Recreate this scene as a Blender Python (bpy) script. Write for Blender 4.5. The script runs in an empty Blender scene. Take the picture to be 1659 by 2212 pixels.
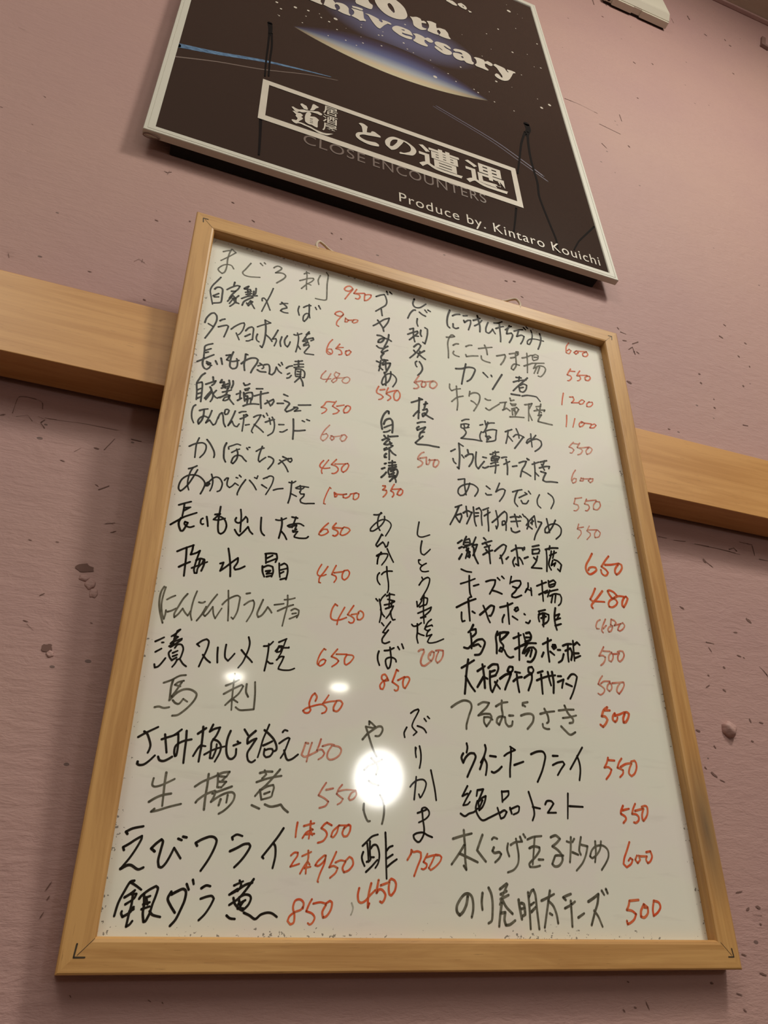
import bpy, bmesh, math, random
from mathutils import Vector, Matrix
random.seed(7)
C = bpy.context.scene.collection
S = bpy.context.scene
PI = math.pi

# ---------------------------------------------------------------- camera, world, lights, exposure
cam_d = bpy.data.cameras.new('camera')
cam = bpy.data.objects.new('camera', cam_d); C.objects.link(cam)
cam_d.sensor_fit = 'HORIZONTAL'; cam_d.sensor_width = 36.0
cam_d.lens = 1634.467 / 1659 * 36.0
cam_d.clip_start = 0.01
R0 = (0.9375486, -0.3467452, -0.0277562)
R1 = (0.1749690, 0.5390426, -0.8239047)
R2 = (0.3006468, 0.7675942, 0.5660483)
cam.matrix_world = Matrix(((R0[0], -R1[0], -R2[0], -0.224676),
                           (R0[1], -R1[1], -R2[1], -0.507257),
                           (R0[2], -R1[2], -R2[2], 1.328273),
                           (0, 0, 0, 1)))
S.camera = cam
S.view_settings.view_transform = 'Standard'
S.view_settings.look = 'None'
S.view_settings.gamma = 1.0
S.view_settings.use_curve_mapping = False
S.view_settings.exposure = 0.06

w = bpy.data.worlds.new('world'); S.world = w; w.use_nodes = True
w.node_tree.nodes['Background'].inputs[0].default_value = (1.0, 0.82, 0.62, 1)
w.node_tree.nodes['Background'].inputs[1].default_value = 0.02

WARM = (1.0, 0.955, 0.81)
def area(name, loc, target, size, power, col=WARM, shape='DISK', size_y=None):
    d = bpy.data.lights.new(name, 'AREA'); d.energy = power; d.color = col; d.shape = shape; d.size = size
    if size_y: d.size_y = size_y
    o = bpy.data.objects.new(name, d); C.objects.link(o); o.location = loc
    v = Vector(target) - Vector(loc)
    o.rotation_euler = v.to_track_quat('-Z', 'Y').to_euler()
    return o
area('ceiling_lamp', (0.80, -1.22, 3.32), (0.60, -0.60, 1.6), 0.34, 22.5)
area('ceiling_lamp', (-1.0, -1.6, 3.46), (-0.3, 0.0, 1.6), 0.50, 6)
for k_ in range(5):  # added overhead fill panels, no real lamps; stepped depths soften their reflected edge
    area('room_fill', (0.0, -1.42 - (1.5 + 0.3 * k_) / 2, 3.42 - 0.004 * k_), (0.0, -1.42 - (1.5 + 0.3 * k_) / 2, 0.0), 4.0 + 0.25 * k_, 9.6, WARM, 'RECTANGLE', 1.5 + 0.3 * k_)
area('counter_lamp', (0.4385, -3.858, 2.35), (0.4385, -3.858, 0.0), 0.10, 2.5)
area('counter_lamp', (1.0557, -3.835, 2.35), (1.0557, -3.835, 0.0), 0.10, 2.5)
area('globe_lamp', (1.0243, -3.0, 1.774), (-0.045, 0.0, 1.469), 0.226, 4.4, (1.0, 0.97, 0.90), 'ELLIPSE', 0.25)

# ---------------------------------------------------------------- helpers
def obj(name, bm, mats, parent=None):
    me = bpy.data.meshes.new(name); bm.to_mesh(me); bm.free()
    for m in (mats if isinstance(mats, (list, tuple)) else [mats]): me.materials.append(m)
    o = bpy.data.objects.new(name, me); C.objects.link(o)
    if parent: o.parent = parent
    return o
def thing(name, label, cat, loc=(0, 0, 0), rot=(0, 0, 0), group=None):
    o = bpy.data.objects.new(name, None); C.objects.link(o); o.empty_display_size = 0.05
    o.location = loc; o.rotation_euler = rot; o['label'] = label; o['category'] = cat
    if group: o['group'] = group
    return o
def struct(name, bm, m):
    o = obj(name, bm, m); o['kind'] = 'structure'; return o
def box(bm, x0, x1, y0, y1, z0, z1, bev=0.0, mat=0):
    vs = [bm.verts.new((x, y, z)) for x in (x0, x1) for y in (y0, y1) for z in (z0, z1)]
    fs = [bm.faces.new([vs[i] for i in f]) for f in ((0, 1, 3, 2), (4, 6, 7, 5), (0, 4, 5, 1), (2, 3, 7, 6), (0, 2, 6, 4), (1, 5, 7, 3))]
    for f in fs: f.material_index = mat
    bmesh.ops.recalc_face_normals(bm, faces=fs)
    if bev:
        es = list({e for f in fs for e in f.edges})
        bmesh.ops.bevel(bm, geom=es, offset=bev, segments=3, profile=0.6, affect='EDGES', clamp_overlap=True)
def quad(bm, pts, mat=0):
    f = bm.faces.new([bm.verts.new(p) for p in pts]); f.material_index = mat; return f
def smooth_path(pts):
    """centripetal-like curve through the points; sharp turns stay corners"""
    n = len(pts)
    if n < 3: return [Vector(p) for p in pts]
    P = [Vector(p) for p in pts]
    cor = [True] + [False] * (n - 2) + [True]
    for i in range(1, n - 1):
        a = P[i] - P[i - 1]; b = P[i + 1] - P[i]
        if a.length > 1e-9 and b.length > 1e-9 and a.angle(b) > 1.15: cor[i] = True
    out = [P[0]]
    for i in range(n - 1):
        p1, p2 = P[i], P[i + 1]
        p0 = p1 + (p1 - p2) * 0.4 if cor[i] else P[i - 1]
        p3 = p2 + (p2 - p1) * 0.4 if cor[i + 1] else P[i + 2]
        m1 = (p2 - p0) * 0.5; m2 = (p3 - p1) * 0.5
        L = (p2 - p1).length
        if m1.length > L: m1 = m1 * (L / m1.length)
        if m2.length > L: m2 = m2 * (L / m2.length)
        for k in range(1, 6):
            t = k / 5; t2 = t * t; t3 = t2 * t
            out.append(p1 * (2 * t3 - 3 * t2 + 1) + m1 * (t3 - 2 * t2 + t) + p2 * (-2 * t3 + 3 * t2) + m2 * (t3 - t2))
    return out
def ribbon(bm, pts, wid, y, mat=0, ends=(1.0, 0.85)):
    """flat stroke in the local XZ plane, facing -Y, round joints"""
    P = smooth_path(pts); n = len(P); r = wid / 2
    def disc(c, rr):
        vs = [bm.verts.new((c.x + rr * math.cos(2 * PI * k / 10), y, c.y + rr * math.sin(2 * PI * k / 10))) for k in range(10)]
        f = bm.faces.new(vs); f.material_index = mat
    N = []
    for i in range(n):
        a = (P[i] - P[i - 1]) if i > 0 else None
        b = (P[i + 1] - P[i]) if i < n - 1 else None
        d = Vector((0, 0))
        if a is not None and a.length > 1e-9: d += a.normalized()
        if b is not None and b.length > 1e-9: d += b.normalized()
        if d.length < 1e-6: d = Vector((1, 0))
        d.normalize(); N.append(Vector((-d.y, d.x)))
    rad = [r * (ends[0] + (ends[1] - ends[0]) * i / max(1, n - 1)) for i in range(n)]
    for i in range(n - 1):
        d = P[i + 1] - P[i]
        if d.length < 1e-9: continue
        d.normalize(); nn = Vector((-d.y, d.x))
        na = N[i] if N[i].dot(nn) > 0.8 else nn
        nb = N[i + 1] if N[i + 1].dot(nn) > 0.8 else nn
        q = [P[i] - na * rad[i], P[i + 1] - nb * rad[i + 1], P[i + 1] + nb * rad[i + 1], P[i] + na * rad[i]]
        f = bm.faces.new([bm.verts.new((v.x, y, v.y)) for v in q]); f.material_index = mat
        if N[i].dot(nn) <= 0.8: disc(P[i], rad[i])
        if N[i + 1].dot(nn) <= 0.8: disc(P[i + 1], rad[i + 1])
    disc(P[0], rad[0]); disc(P[-1], rad[-1])
def nums(s, k=1e-4):
    v = [float(q) * k for q in s.split()]
    return [(v[i], v[i + 1]) for i in range(0, len(v), 2)]
def tube(bm, pts, r, seg=8):
    P = [Vector(p) for p in pts]; rings = []
    for i, p in enumerate(P):
        d = (P[min(i + 1, len(P) - 1)] - P[max(i - 1, 0)]).normalized()
        a = d.cross(Vector((0.3, 0.9, 0.2))).normalized(); b = d.cross(a)
        rings.append([bm.verts.new(p + a * r * math.cos(2 * PI * k / seg) + b * r * math.sin(2 * PI * k / seg)) for k in range(seg)])
    for i in range(len(rings) - 1):
        for k in range(seg):
            bm.faces.new((rings[i][k], rings[i][(k + 1) % seg], rings[i + 1][(k + 1) % seg], rings[i + 1][k]))
    bm.faces.new(rings[0]); bm.faces.new(rings[-1][::-1])
def shade(o):
    for p in o.data.polygons: p.use_smooth = True

# ---------------------------------------------------------------- materials
def mat(name, col, rough=0.5, metal=0.0, ior=None):
    m = bpy.data.materials.new(name); m.use_nodes = True
    b = m.node_tree.nodes['Principled BSDF']
    b.inputs['Base Color'].default_value = (*col, 1); b.inputs['Roughness'].default_value = rough
    b.inputs['Metallic'].default_value = metal
    if ior: b.inputs['IOR'].default_value = ior
    return m, m.node_tree, b
class NB:
    """small node builder"""
    def __init__(s, t): s.t = t; s.n = t.nodes; s.l = t.links
    def node(s, kind, **kw):
        n = s.n.new(kind)
        for k, v in kw.items(): setattr(n, k, v)
        return n
    def link(s, a, b): s.l.new(a, b)
    def math(s, op, a, b=None, c=None, clamp=False):
        n = s.node('ShaderNodeMath', operation=op); n.use_clamp = clamp
        for i, v in enumerate((a, b, c)):
            if v is None: continue
            if isinstance(v, (int, float)): n.inputs[i].default_value = v
            else: s.link(v, n.inputs[i])
        return n.outputs[0]
    def coord(s, scale=(1, 1, 1), loc=(0, 0, 0)):
        tc = s.node('ShaderNodeTexCoord'); mp = s.node('ShaderNodeMapping')
        mp.inputs['Scale'].default_value = scale; mp.inputs['Location'].default_value = loc
        s.link(tc.outputs['Object'], mp.inputs[0]); return mp.outputs[0]
    def noise(s, vec, scale, detail=3, rough=0.5, dist=0.0):
        n = s.node('ShaderNodeTexNoise'); s.link(vec, n.inputs['Vector'])
        n.inputs['Scale'].default_value = scale; n.inputs['Detail'].default_value = detail
        n.inputs['Roughness'].default_value = rough; n.inputs['Distortion'].default_value = dist
        return n.outputs['Fac']
    def ramp(s, fac, stops, interp='LINEAR'):
        r = s.node('ShaderNodeValToRGB'); r.color_ramp.interpolation = interp
        e = r.color_ramp.elements
        while len(e) < len(stops): e.new(0.5)
        for k, (p, c) in enumerate(stops):
            e[k].position = p; e[k].color = (*c, 1) if len(c) == 3 else c
        s.link(fac, r.inputs[0]); return r.outputs[0]
    def mix(s, fac, a, b, mode='MIX'):
        n = s.node('ShaderNodeMix', data_type='RGBA', blend_type=mode)
        for i, v in ((0, fac), (6, a), (7, b)):
            if isinstance(v, (int, float)): n.inputs[i].default_value = v
            elif isinstance(v, tuple): n.inputs[i].default_value = (*v, 1)
            else: s.link(v, n.inputs[i])
        return n.outputs[2]
    def bump(s, h, strength, dist, bsdf):
        n = s.node('ShaderNodeBump'); n.inputs['Strength'].default_value = strength; n.inputs['Distance'].default_value = dist
        s.link(h, n.inputs['Height']); s.link(n.outputs[0], bsdf.inputs['Normal'])

# painted plaster wall: brushed mauve paint, pits and specks
M_WALL, t, b = mat('mauve_plaster', (0.42, 0.26, 0.235), 0.62)
nb = NB(t)
v1 = nb.coord((5, 1, 20)); v2 = nb.coord((1, 1, 1)); v3 = nb.coord((14, 1, 46))
n1 = nb.noise(v1, 9, 6, 0.65, 0.6); n2 = nb.noise(v2, 2.2, 4, 0.55); n3 = nb.noise(v3, 14, 4, 0.6)
base = nb.ramp(n2, [(0.35, (0.41, 0.243, 0.237)), (0.65, (0.45, 0.277, 0.248))])
base = nb.mix(nb.math('MULTIPLY', nb.math('SUBTRACT', n1, 0.5), 0.35, clamp=True), base, (0.30, 0.16, 0.14))
vo = nb.node('ShaderNodeTexVoronoi'); nb.link(nb.coord((1, 1, 1.6)), vo.inputs['Vector']); vo.inputs['Scale'].default_value = 46
sep = nb.node('ShaderNodeSeparateColor'); nb.link(vo.outputs['Color'], sep.inputs[0])
spot = nb.math('MULTIPLY', nb.math('LESS_THAN', vo.outputs['Distance'], nb.math('MULTIPLY', sep.outputs[1], 0.10)), nb.math('GREATER_THAN', sep.outputs[0], 0.84))
base = nb.mix(nb.math('MULTIPLY', spot, 0.8), base, (0.10, 0.055, 0.05))
nb.link(base, b.inputs['Base Color'])
hh = nb.math('ADD', nb.math('MULTIPLY', n1, 0.7), nb.math('MULTIPLY', n3, 0.3))
lumpy = nb.noise(nb.coord((1, 1, 1.5)), 30, 5, 0.6, 0.5)
nb.bump(nb.math('ADD', nb.math('MULTIPLY', hh, 0.6), nb.math('MULTIPLY', lumpy, 0.6)), 0.48, 0.004, b)
M_PIT, _, _ = mat('wall_pit', (0.17, 0.092, 0.08), 0.9)

def wood(name, light, dark, along, scale=1.0, rough=0.45, stain=None):
    m, t, b = mat(name, light, rough); nb = NB(t)
    sc = {'x': (1.2, 16, 16), 'z': (16, 16, 1.2)}[along]
    v = nb.coord(tuple(q * scale for q in sc))
    n = nb.noise(v, 5, 5, 0.6, 0.8); f = nb.noise(nb.coord(tuple(q * scale * (0.7 if q < 2 else 5) for q in sc)), 6, 4, 0.7)
    g = nb.math('ADD', nb.math('MULTIPLY', n, 0.7), nb.math('MULTIPLY', f, 0.3))
    c = nb.ramp(g, [(0.36, dark), (0.56, light), (0.75, tuple(min(1, q * 1.06) for q in light))])
    sp = nb.noise(nb.coord(tuple(q * (10 if q < 2 else 14) for q in sc)), 6, 2, 0.5)
    c = nb.mix(nb.math('MULTIPLY', nb.math('GREATER_THAN', sp, 0.70), 0.35), c, tuple(q * 0.45 for q in dark))
    if stain:
        (x, y, z), (rx, rz), amt = stain
        mp = nb.coord((1 / rx, 1, 1 / rz), (-x / rx, 0, -z / rz))
        sx = nb.node('ShaderNodeSeparateXYZ'); nb.link(mp, sx.inputs[0])
        d = nb.math('SQRT', nb.math('ADD', nb.math('POWER', sx.outputs[0], 2), nb.math('POWER', sx.outputs[2], 2)))
        k = nb.math('MULTIPLY', nb.math('SUBTRACT', 1.0, d, clamp=True), amt, clamp=True)
        c = nb.mix(k, c, (0.10, 0.075, 0.055))
    nb.link(c, b.inputs['Base Color']); nb.bump(g, 0.12, 0.001, b)
    return m
M_RAILX = wood('pine_rail', (0.63, 0.355, 0.13), (0.45, 0.22, 0.068), 'x')
M_RAILZ = wood('pine_stile', (0.63, 0.355, 0.13), (0.45, 0.22, 0.068), 'z', stain=((0.217, 0, 0.092), (0.013, 0.062), 0.75))
M_BEAM = wood('pale_beam_wood', (0.61, 0.315, 0.105), (0.50, 0.235, 0.065), 'x', 0.8, 0.38)
M_TRIM = wood('dark_trim_wood', (0.34, 0.22, 0.16), (0.26, 0.16, 0.11), 'x')
M_CEIL, t, b = mat('ceiling_board', (0.20, 0.135, 0.10), 0.8); nb = NB(t)
nb.link(nb.ramp(nb.noise(nb.coord((1, 6, 1)), 5, 3), [(0.3, (0.40, 0.29, 0.23)), (0.7, (0.46, 0.34, 0.27))]), b.inputs['Base Color'])
M_ROOM, _, _ = mat('room_plaster', (0.36, 0.29, 0.24), 0.8)
M_FLOOR = wood('floor_wood', (0.11, 0.065, 0.04), (0.07, 0.04, 0.022), 'x')

# whiteboard enamel with faint eraser smears and dirt along its edges
M_BOARD, t, b = mat('whiteboard_enamel', (0.74, 0.72, 0.63), 0.06); nb = NB(t)
a1 = nb.noise(nb.coord((6, 1, 9)), 2.0, 3, 0.5, 0.4); a2 = nb.noise(nb.coord((5, 1, 30)), 3.0, 4, 0.6, 0.5)
bc = nb.ramp(a1, [(0.40, (0.835, 0.80, 0.755)), (0.50, (0.835, 0.825, 0.745)), (0.62, (0.82, 0.825, 0.745))])
bc = nb.mix(nb.math('MULTIPLY', nb.math('SUBTRACT', a2, 0.60, clamp=True), 1.3, clamp=True), bc, (0.50, 0.46, 0.42))
tc = nb.node('ShaderNodeTexCoord'); sx = nb.node('ShaderNodeSeparateXYZ'); nb.link(tc.outputs['Object'], sx.inputs[0])
ex = nb.math('SUBTRACT', 0.2075, nb.math('ABSOLUTE', sx.outputs[0]))
ez = nb.math('MINIMUM', nb.math('SUBTRACT', sx.outputs[2], 0.018), nb.math('SUBTRACT', 0.5735, sx.outputs[2]))
ed = nb.math('MINIMUM', ex, ez)
edge = nb.math('SUBTRACT', 1.0, nb.math('DIVIDE', ed, 0.013), clamp=True)
dn = nb.noise(nb.coord((1, 1, 1)), 330, 3, 0.6); dl = nb.noise(nb.coord((1, 1, 1)), 34, 3, 0.6)
dirt = nb.math('MULTIPLY', nb.math('GREATER_THAN', nb.math('ADD', dn, nb.math('MULTIPLY', nb.math('MULTIPLY', edge, dl), 0.40)), 0.80), 0.75)
bc = nb.mix(nb.math('MULTIPLY', edge, 0.16), bc, (0.45, 0.43, 0.40))
bc = nb.mix(dirt, bc, (0.10, 0.09, 0.08))
nb.link(bc, b.inputs['Base Color'])
M_INK = {}
for k, col, ro in (('k', (0.013, 0.010, 0.007), 0.05), ('g', (0.125, 0.115, 0.082), 0.05), ('r', (0.93, 0.13, 0.048), 0.05), ('l', (0.80, 0.235, 0.16), 0.05), ('s', (0.42, 0.40, 0.34), 0.3)):
    m, t, b = mat('marker_' + {'k': 'black', 'g': 'faded_black', 'r': 'red', 'l': 'faded_red', 's': 'smear'}[k], col, ro, ior=1.42)
    nb = NB(t); f = nb.noise(nb.coord(), 160, 3, 0.6)
    lo = tuple(q * 0.75 for q in col); hi = tuple(min(0.7, q * 1.3 + {'k': 0.006, 'g': 0.03, 'r': 0.02, 'l': 0.05, 's': 0}[k]) for q in col)
    nb.link(nb.ramp(f, [(0.35, lo), (0.65, hi)]), b.inputs['Base Color'])
    M_INK[k] = m
M_STAPLE, _, _ = mat('corner_pin_dark', (0.05, 0.035, 0.02), 0.5)
M_STRING, t, b = mat('cotton_string', (0.66, 0.55, 0.44), 0.9); nb = NB(t)
nb.bump(nb.noise(nb.coord((1, 1, 1)), 900, 2), 0.5, 0.001, b)
M_ALU, t, b = mat('brushed_aluminium', (0.60, 0.58, 0.52), 0.5, 0.0); nb = NB(t)
nb.bump(nb.noise(nb.coord((1, 30, 30)), 40, 2), 0.05, 0.0005, b)
M_GAP_SHADE, _, _ = mat('black_gap_shade', (0.004, 0.003, 0.003), 0.9)  # near-black colour for the shade in the gap behind the poster
M_WHITE, t, b = mat('white_print', (0.68, 0.62, 0.55), 0.25); nb = NB(t)
nb.link(nb.ramp(nb.noise(nb.coord(), 60, 2), [(0.3, (0.68, 0.62, 0.55)), (0.7, tuple(q * 0.95 for q in (0.68, 0.62, 0.55)))]), b.inputs['Base Color'])
M_GREYP, _, _ = mat('grey_print', (0.20, 0.155, 0.14), 0.25)
M_BLUEP, t, b = mat('blue_print', (0.10, 0.20, 0.38), 0.3); nb = NB(t)
nb.link(nb.ramp(nb.noise(nb.coord((1, 1, 3)), 150, 4, 0.7), [(0.35, (0.05, 0.10, 0.20)), (0.65, (0.18, 0.32, 0.52))]), b.inputs['Base Color'])
M_LILAC, _, _ = mat('lilac_print', (0.13, 0.12, 0.18), 0.3)
M_REFL, _, _ = mat('dark_reflection_paint', (0.010, 0.007, 0.007), 0.8, ior=1.15)  # dark reflections painted onto the poster face
M_PLASTIC, t, b = mat('white_plastic', (0.66, 0.62, 0.53), 0.4); nb = NB(t)
nb.bump(nb.noise(nb.coord(), 300, 2), 0.04, 0.0005, b)
M_DARK, _, _ = mat('dark_hole', (0.02, 0.012, 0.01), 0.8)
M_PEG, _, _ = mat('brown_peg', (0.22, 0.125, 0.11), 0.6)

# poster print: dark night picture with a soft dawn glow
M_PRINT, t, b = mat('poster_print', (0.03, 0.022, 0.02), 0.10, ior=1.45); nb = NB(t)
tc = nb.node('ShaderNodeTexCoord'); sx = nb.node('ShaderNodeSeparateXYZ'); nb.link(tc.outputs['Object'], sx.inputs[0])
X, Z = sx.outputs[0], sx.outputs[2]
s_ = nb.math('DIVIDE', nb.math('SUBTRACT', X, 0.0), 0.150)
one = nb.math('SUBTRACT', 1.0, nb.math('POWER', s_, 2.0), clamp=True)
low = nb.math('ADD', 0.357, nb.math('MULTIPLY', one, -0.032))
hgt = nb.math('ADD', 0.004, nb.math('MULTIPLY', one, 0.088))
tt = nb.math('DIVIDE', nb.math('SUBTRACT', Z, low), hgt)
glow = nb.ramp(tt, [(0.0, (0.62, 0.56, 0.40)), (0.14, (0.62, 0.50, 0.36)), (0.30, (0.40, 0.43, 0.48)), (0.52, (0.13, 0.15, 0.30)), (0.78, (0.065, 0.055, 0.105)), (1.0, (0.045, 0.030, 0.026))])
side = nb.math('POWER', one, 0.55)
inside = nb.math('MULTIPLY', nb.math('GREATER_THAN', tt, 0.0), nb.math('MULTIPLY', side, nb.math('LESS_THAN', tt, 1.0)))
hx = nb.math('DIVIDE', nb.math('SUBTRACT', X, 0.015), 0.13); hz = nb.math('DIVIDE', nb.math('SUBTRACT', Z, 0.470), 0.070)
hd = nb.math('SUBTRACT', 1.0, nb.math('ADD', nb.math('POWER', hx, 2.0), nb.math('POWER', hz, 2.0)), clamp=True)
night = nb.mix(nb.math('MULTIPLY', hd, 1.2, clamp=True), (0.045, 0.030, 0.026), (0.12, 0.12, 0.21))
nb.link(nb.mix(inside, night, glow), b.inputs['Base Color'])

# ---------------------------------------------------------------- the room
RX0, RX1, RY, RZ = -2.6, 2.6, -4.4, 3.572
bm = bmesh.new()
quad(bm, [(RX0, 0, 0), (RX1, 0, 0), (RX1, 0, RZ), (RX0, 0, RZ)])
MARKS = """10|-3314 17300 -3312 17450 -3295 17480 -3219 17488 -3139 17467 -3118 17399
10|-3131 17318 -3077 17300 -3103 17264 -3066 17217
7|-3084 17317 -2939 17324 -2803 17337 -2538 17337
6|-3282 17275 -3207 17311 -3163 17261
10|-3392 17258 -3358 17278
14|-2684 17121 -2641 17114
10|-2607 17118 -2548 17247
25|-2424 17275 -2348 17271
10|-2896 16943 -2862 16938
7|-2816 17046 -2774 17093
10|-2581 16735 -2515 16785
7|-2616 16780 -2586 16765
10|-2480 16444 -2418 16465
10|-2436 16375 -2400 16394
6|-2489 16438 -2461 16464 -2425 16447
11|-2795 15793 -2773 15814
8|-2857 15599 -2827 15594
8|-2829 15576 -2780 15536
6|-2964 16215 -2933 16210
6|-2784 16231 -2759 16228
6|-2442 15642 -2426 15638
15|2724 17354 2826 17352
12|2911 17346 3059 17358
16|3174 17352 3352 17352 3590 17345 3756 17330
20|3630 17370 3702 17401 3730 17360
14|3811 17497 3979 17494 3964 17357
14|4012 17320 4131 17319
25|3232 17167 3278 17132 3325 17096
32|3223 17177 3247 17142
23|2752 16559 2792 16545
37|3550 16554 3591 16509
18|3329 16373 3369 16373
14|2946 16219 3036 16212
11|2957 16169 2979 16125
17|3278 16126 3321 16122
18|3512 16042 3551 16000 3581 15948
23|3064 15983 3083 15976
16|2850 15881 2869 15874
16|2793 15755 2838 15782
22|2984 15755 3007 15744
12|3346 16115 3360 16108
20|2548 15345 2590 15337
17|3294 15484 3333 15475
22|3186 15503 3196 15475
20|2699 15222 2712 15204
16|3130 15303 3157 15293
15|2538 15031 2552 15017
25|2587 14993 2638 14958
12|2664 14937 2710 14918
16|2994 20555 3013 20519
16|3025 20480 3105 20467
20|3022 20328 3078 20331
24|3163 20311 3264 20379
24|3075 20181 3146 20247 3155 20119
24|3191 20180 3220 20157
45|2907 19590 2952 19559
34|4117 20099 4135 20088
34|4085 19934 4109 19918
38|4767 21021 4807 20998
30|4942 21317 4968 21298
30|5205 21036 5234 21028
28|4973 20712 4985 20681
28|5102 20552 5113 20538
25|4211 19687 4224 19683
33|4167 19534 4185 19524
25|4553 19354 4628 19360
22|3310 18954 3334 18947
27|4830 20117 4842 20087
7|-3771 19036 -3703 19039
7|-3769 19076 -3706 19084
7|-3754 19063 -3734 19007
12|-3091 19099 -3063 19098
21|-2571 18913 -2554 18907
9|-2728 19396 -2693 19445 -2637 19414
7|-2660 19459 -2661 19404
15|-2655 20947 -2619 20932 -2585 20968
10|-2619 20897 -2605 20974
8|-4518 22796 -4443 22787
9|-4331 21199 -4302 21190
10|-4000 21622 -3978 21607
7|-4002 21064 -3983 21058
14|-2633 20097 -2604 20088
19|-1918 20757 -1887 20755
20|-2312 20228 -2293 20229
19|-1674 20550 -1647 20529
19|3330 26406 3607 26401 3965 26324
15|3931 25956 4333 25877
27|4492 26611 4487 26391
24|3828 25290 3895 25190
38|4416 25563 4436 25532
38|5028 31705 5011 31463
39|5377 31935 5393 31741
48|8108 33453 8109 33281
34|7429 32775 7423 32533
72|9114 32721 9167 32715
70|8382 32726 8424 32687
37|5105 30987 5135 30969
42|5458 29240 5495 29209
35|5998 29573 6021 29531
54|8606 31007 8621 30975
38|5128 27625 5156 27609
49|9072 32999 9075 32930
22|1549 20863 1587 20861
22|1428 20822 1466 20820
15|-789 20741 -767 20726
15|-679 20690 -657 20675
15|1621 20607 1651 20594
7|-1668 13451 -1662 13444
11|1392 13518 1402 13513
16|2086 13506 2103 13495
11|1317 13362 1331 13347
11|1510 13398 1526 13359
11|1411 13374 1424 13366
13|2522 14085 2579 14093
18|2577 13969 2607 13979
23|2675 13993 2715 13981
9|2623 13939 2709 13930
13|2665 13877 2684 13868
11|2417 13681 2463 13666
17|2541 13558 2600 13546
10|2287 13440 2331 13425
12|2313 13344 2336 13330
7|-2382 13987 -2356 14035
7|-2365 13941 -2351 13964
6|-2382 13849 -2365 13883
5|-2155 13490 -2144 13479
5|-1744 13463 -1728 13452"""
k = 0
def blotch(cx, cz, rx, rz, seed, m=1, y=-0.0004, rot=0.0):
    rnd = random.Random(seed); n = 18
    vs = []; c_, s_ = math.cos(rot), math.sin(rot)
    ph = rnd.random() * 6
    for i in range(n):
        a = 2 * PI * i / n; q = 1 + 0.22 * math.sin(2 * a + ph) * rnd.uniform(0.4, 1) + 0.38 * (rnd.random() - 0.5)
        u, v = rx * q * math.cos(a), rz * q * math.sin(a)
        vs.append(bm.verts.new((cx + u * c_ - v * s_, y, cz + u * s_ + v * c_)))
    f = bm.faces.new(vs); f.material_index = m
for ln in MARKS.splitlines():
    wd, pts = ln.split('|'); k += 1
    P_ = nums(pts); wd = float(wd) * 1e-4; d_ = Vector(P_[-1]) - Vector(P_[0])
    if len(P_) == 2 and d_.length < 0.0062:
        m_ = (Vector(P_[0]) + Vector(P_[-1])) / 2
        blotch(m_.x, m_.y, d_.length * 0.5 + wd * 0.15, wd * 0.42, k, 1, -0.0003 - k * 1e-6, math.atan2(d_.y, d_.x))
    else:
        # a crack: broken into short uneven pieces
        Q = smooth_path(P_); i = 0; rnd = random.Random(k)
        while i < len(Q) - 1:
            n_ = rnd.randint(2, 5); seg = Q[i:i + n_ + 1]
            if len(seg) > 1: ribbon(bm, [tuple(q) for q in seg], wd * rnd.uniform(0.35, 0.95), -0.0003 - k * 1e-6, 1, ends=(rnd.uniform(0.4, 1), rnd.uniform(0.3, 1)))
            i += n_
blotch(-0.2553, 1.6052, 0.0052, 0.0036, 3); blotch(-0.2672, 1.5425, 0.0029, 0.0032, 4)
wall_back = struct('wall_back', bm, [M_WALL, M_PIT])
# raised plaster around the holes, and a painted-over lump
def lump(name, x, z, rx, rz, h, seed):
    bm = bmesh.new(); bmesh.ops.create_uvsphere(bm, u_segments=24, v_segments=14, radius=1.0)
    rnd = random.Random(seed)
    for v in bm.verts:
        q = 1 + 0.14 * math.sin(5 * v.co.x + seed) * math.cos(4 * v.co.z + 2 * seed) + 0.05 * rnd.random()
        v.co = Vector((v.co.x * rx * q, v.co.y * h * q, v.co.z * rz * q))
    o = obj(name, bm, M_WALL, wall_back); o.location = (x, 0.0, z); shade(o); return o
lump('plaster_lump', 0.2906, 1.5375, 0.0070, 0.0072, 0.0065, 1)
lump('plaster_lump', -0.2495, 1.5935, 0.0036, 0.0042, 0.0013, 2)
lump('plaster_lump', -0.2545, 1.5975, 0.0034, 0.0026, 0.0012, 3)
lump('plaster_lump', -0.2462, 1.5865, 0.0028, 0.0036, 0.0011, 5)
lump('plaster_lump', -0.2645, 1.5385, 0.0024, 0.0024, 0.0010, 6)
bm = bmesh.new(); quad(bm, [(RX0, RY, 0), (RX0, 0, 0), (RX0, 0, RZ), (RX0, RY, RZ)]); struct('wall_left', bm, M_ROOM)
bm = bmesh.new(); quad(bm, [(RX1, 0, 0), (RX1, RY, 0), (RX1, RY, RZ), (RX1, 0, RZ)]); struct('wall_right', bm, M_ROOM)
bm = bmesh.new(); quad(bm, [(RX1, RY, 0), (RX0, RY, 0), (RX0, RY, RZ), (RX1, RY, RZ)]); struct('wall_front', bm, M_ROOM)
bm = bmesh.new(); quad(bm, [(RX0, RY, 0), (RX1, RY, 0), (RX1, 0, 0), (RX0, 0, 0)]); struct('floor', bm, M_FLOOR)
bm = bmesh.new(); quad(bm, [(RX0, 0, RZ), (RX1, 0, RZ), (RX1, RY, RZ), (RX0, RY, RZ)]); struct('ceiling', bm, M_CEIL)
bm = bmesh.new(); box(bm, RX0, RX1, -0.010, 0.0, RZ - 0.011, RZ, 0.002); struct('trim_2', bm, M_WALL)
# the wooden rail that runs across the wall
bm = bmesh.new(); box(bm, RX0, RX1, -0.0348, -0.0050, 1.7600, 1.8460, 0.0009)
box(bm, RX0, RX1, -0.0051, 0.0, 1.790, 1.842)
struct('trim_1', bm, M_BEAM)

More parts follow.
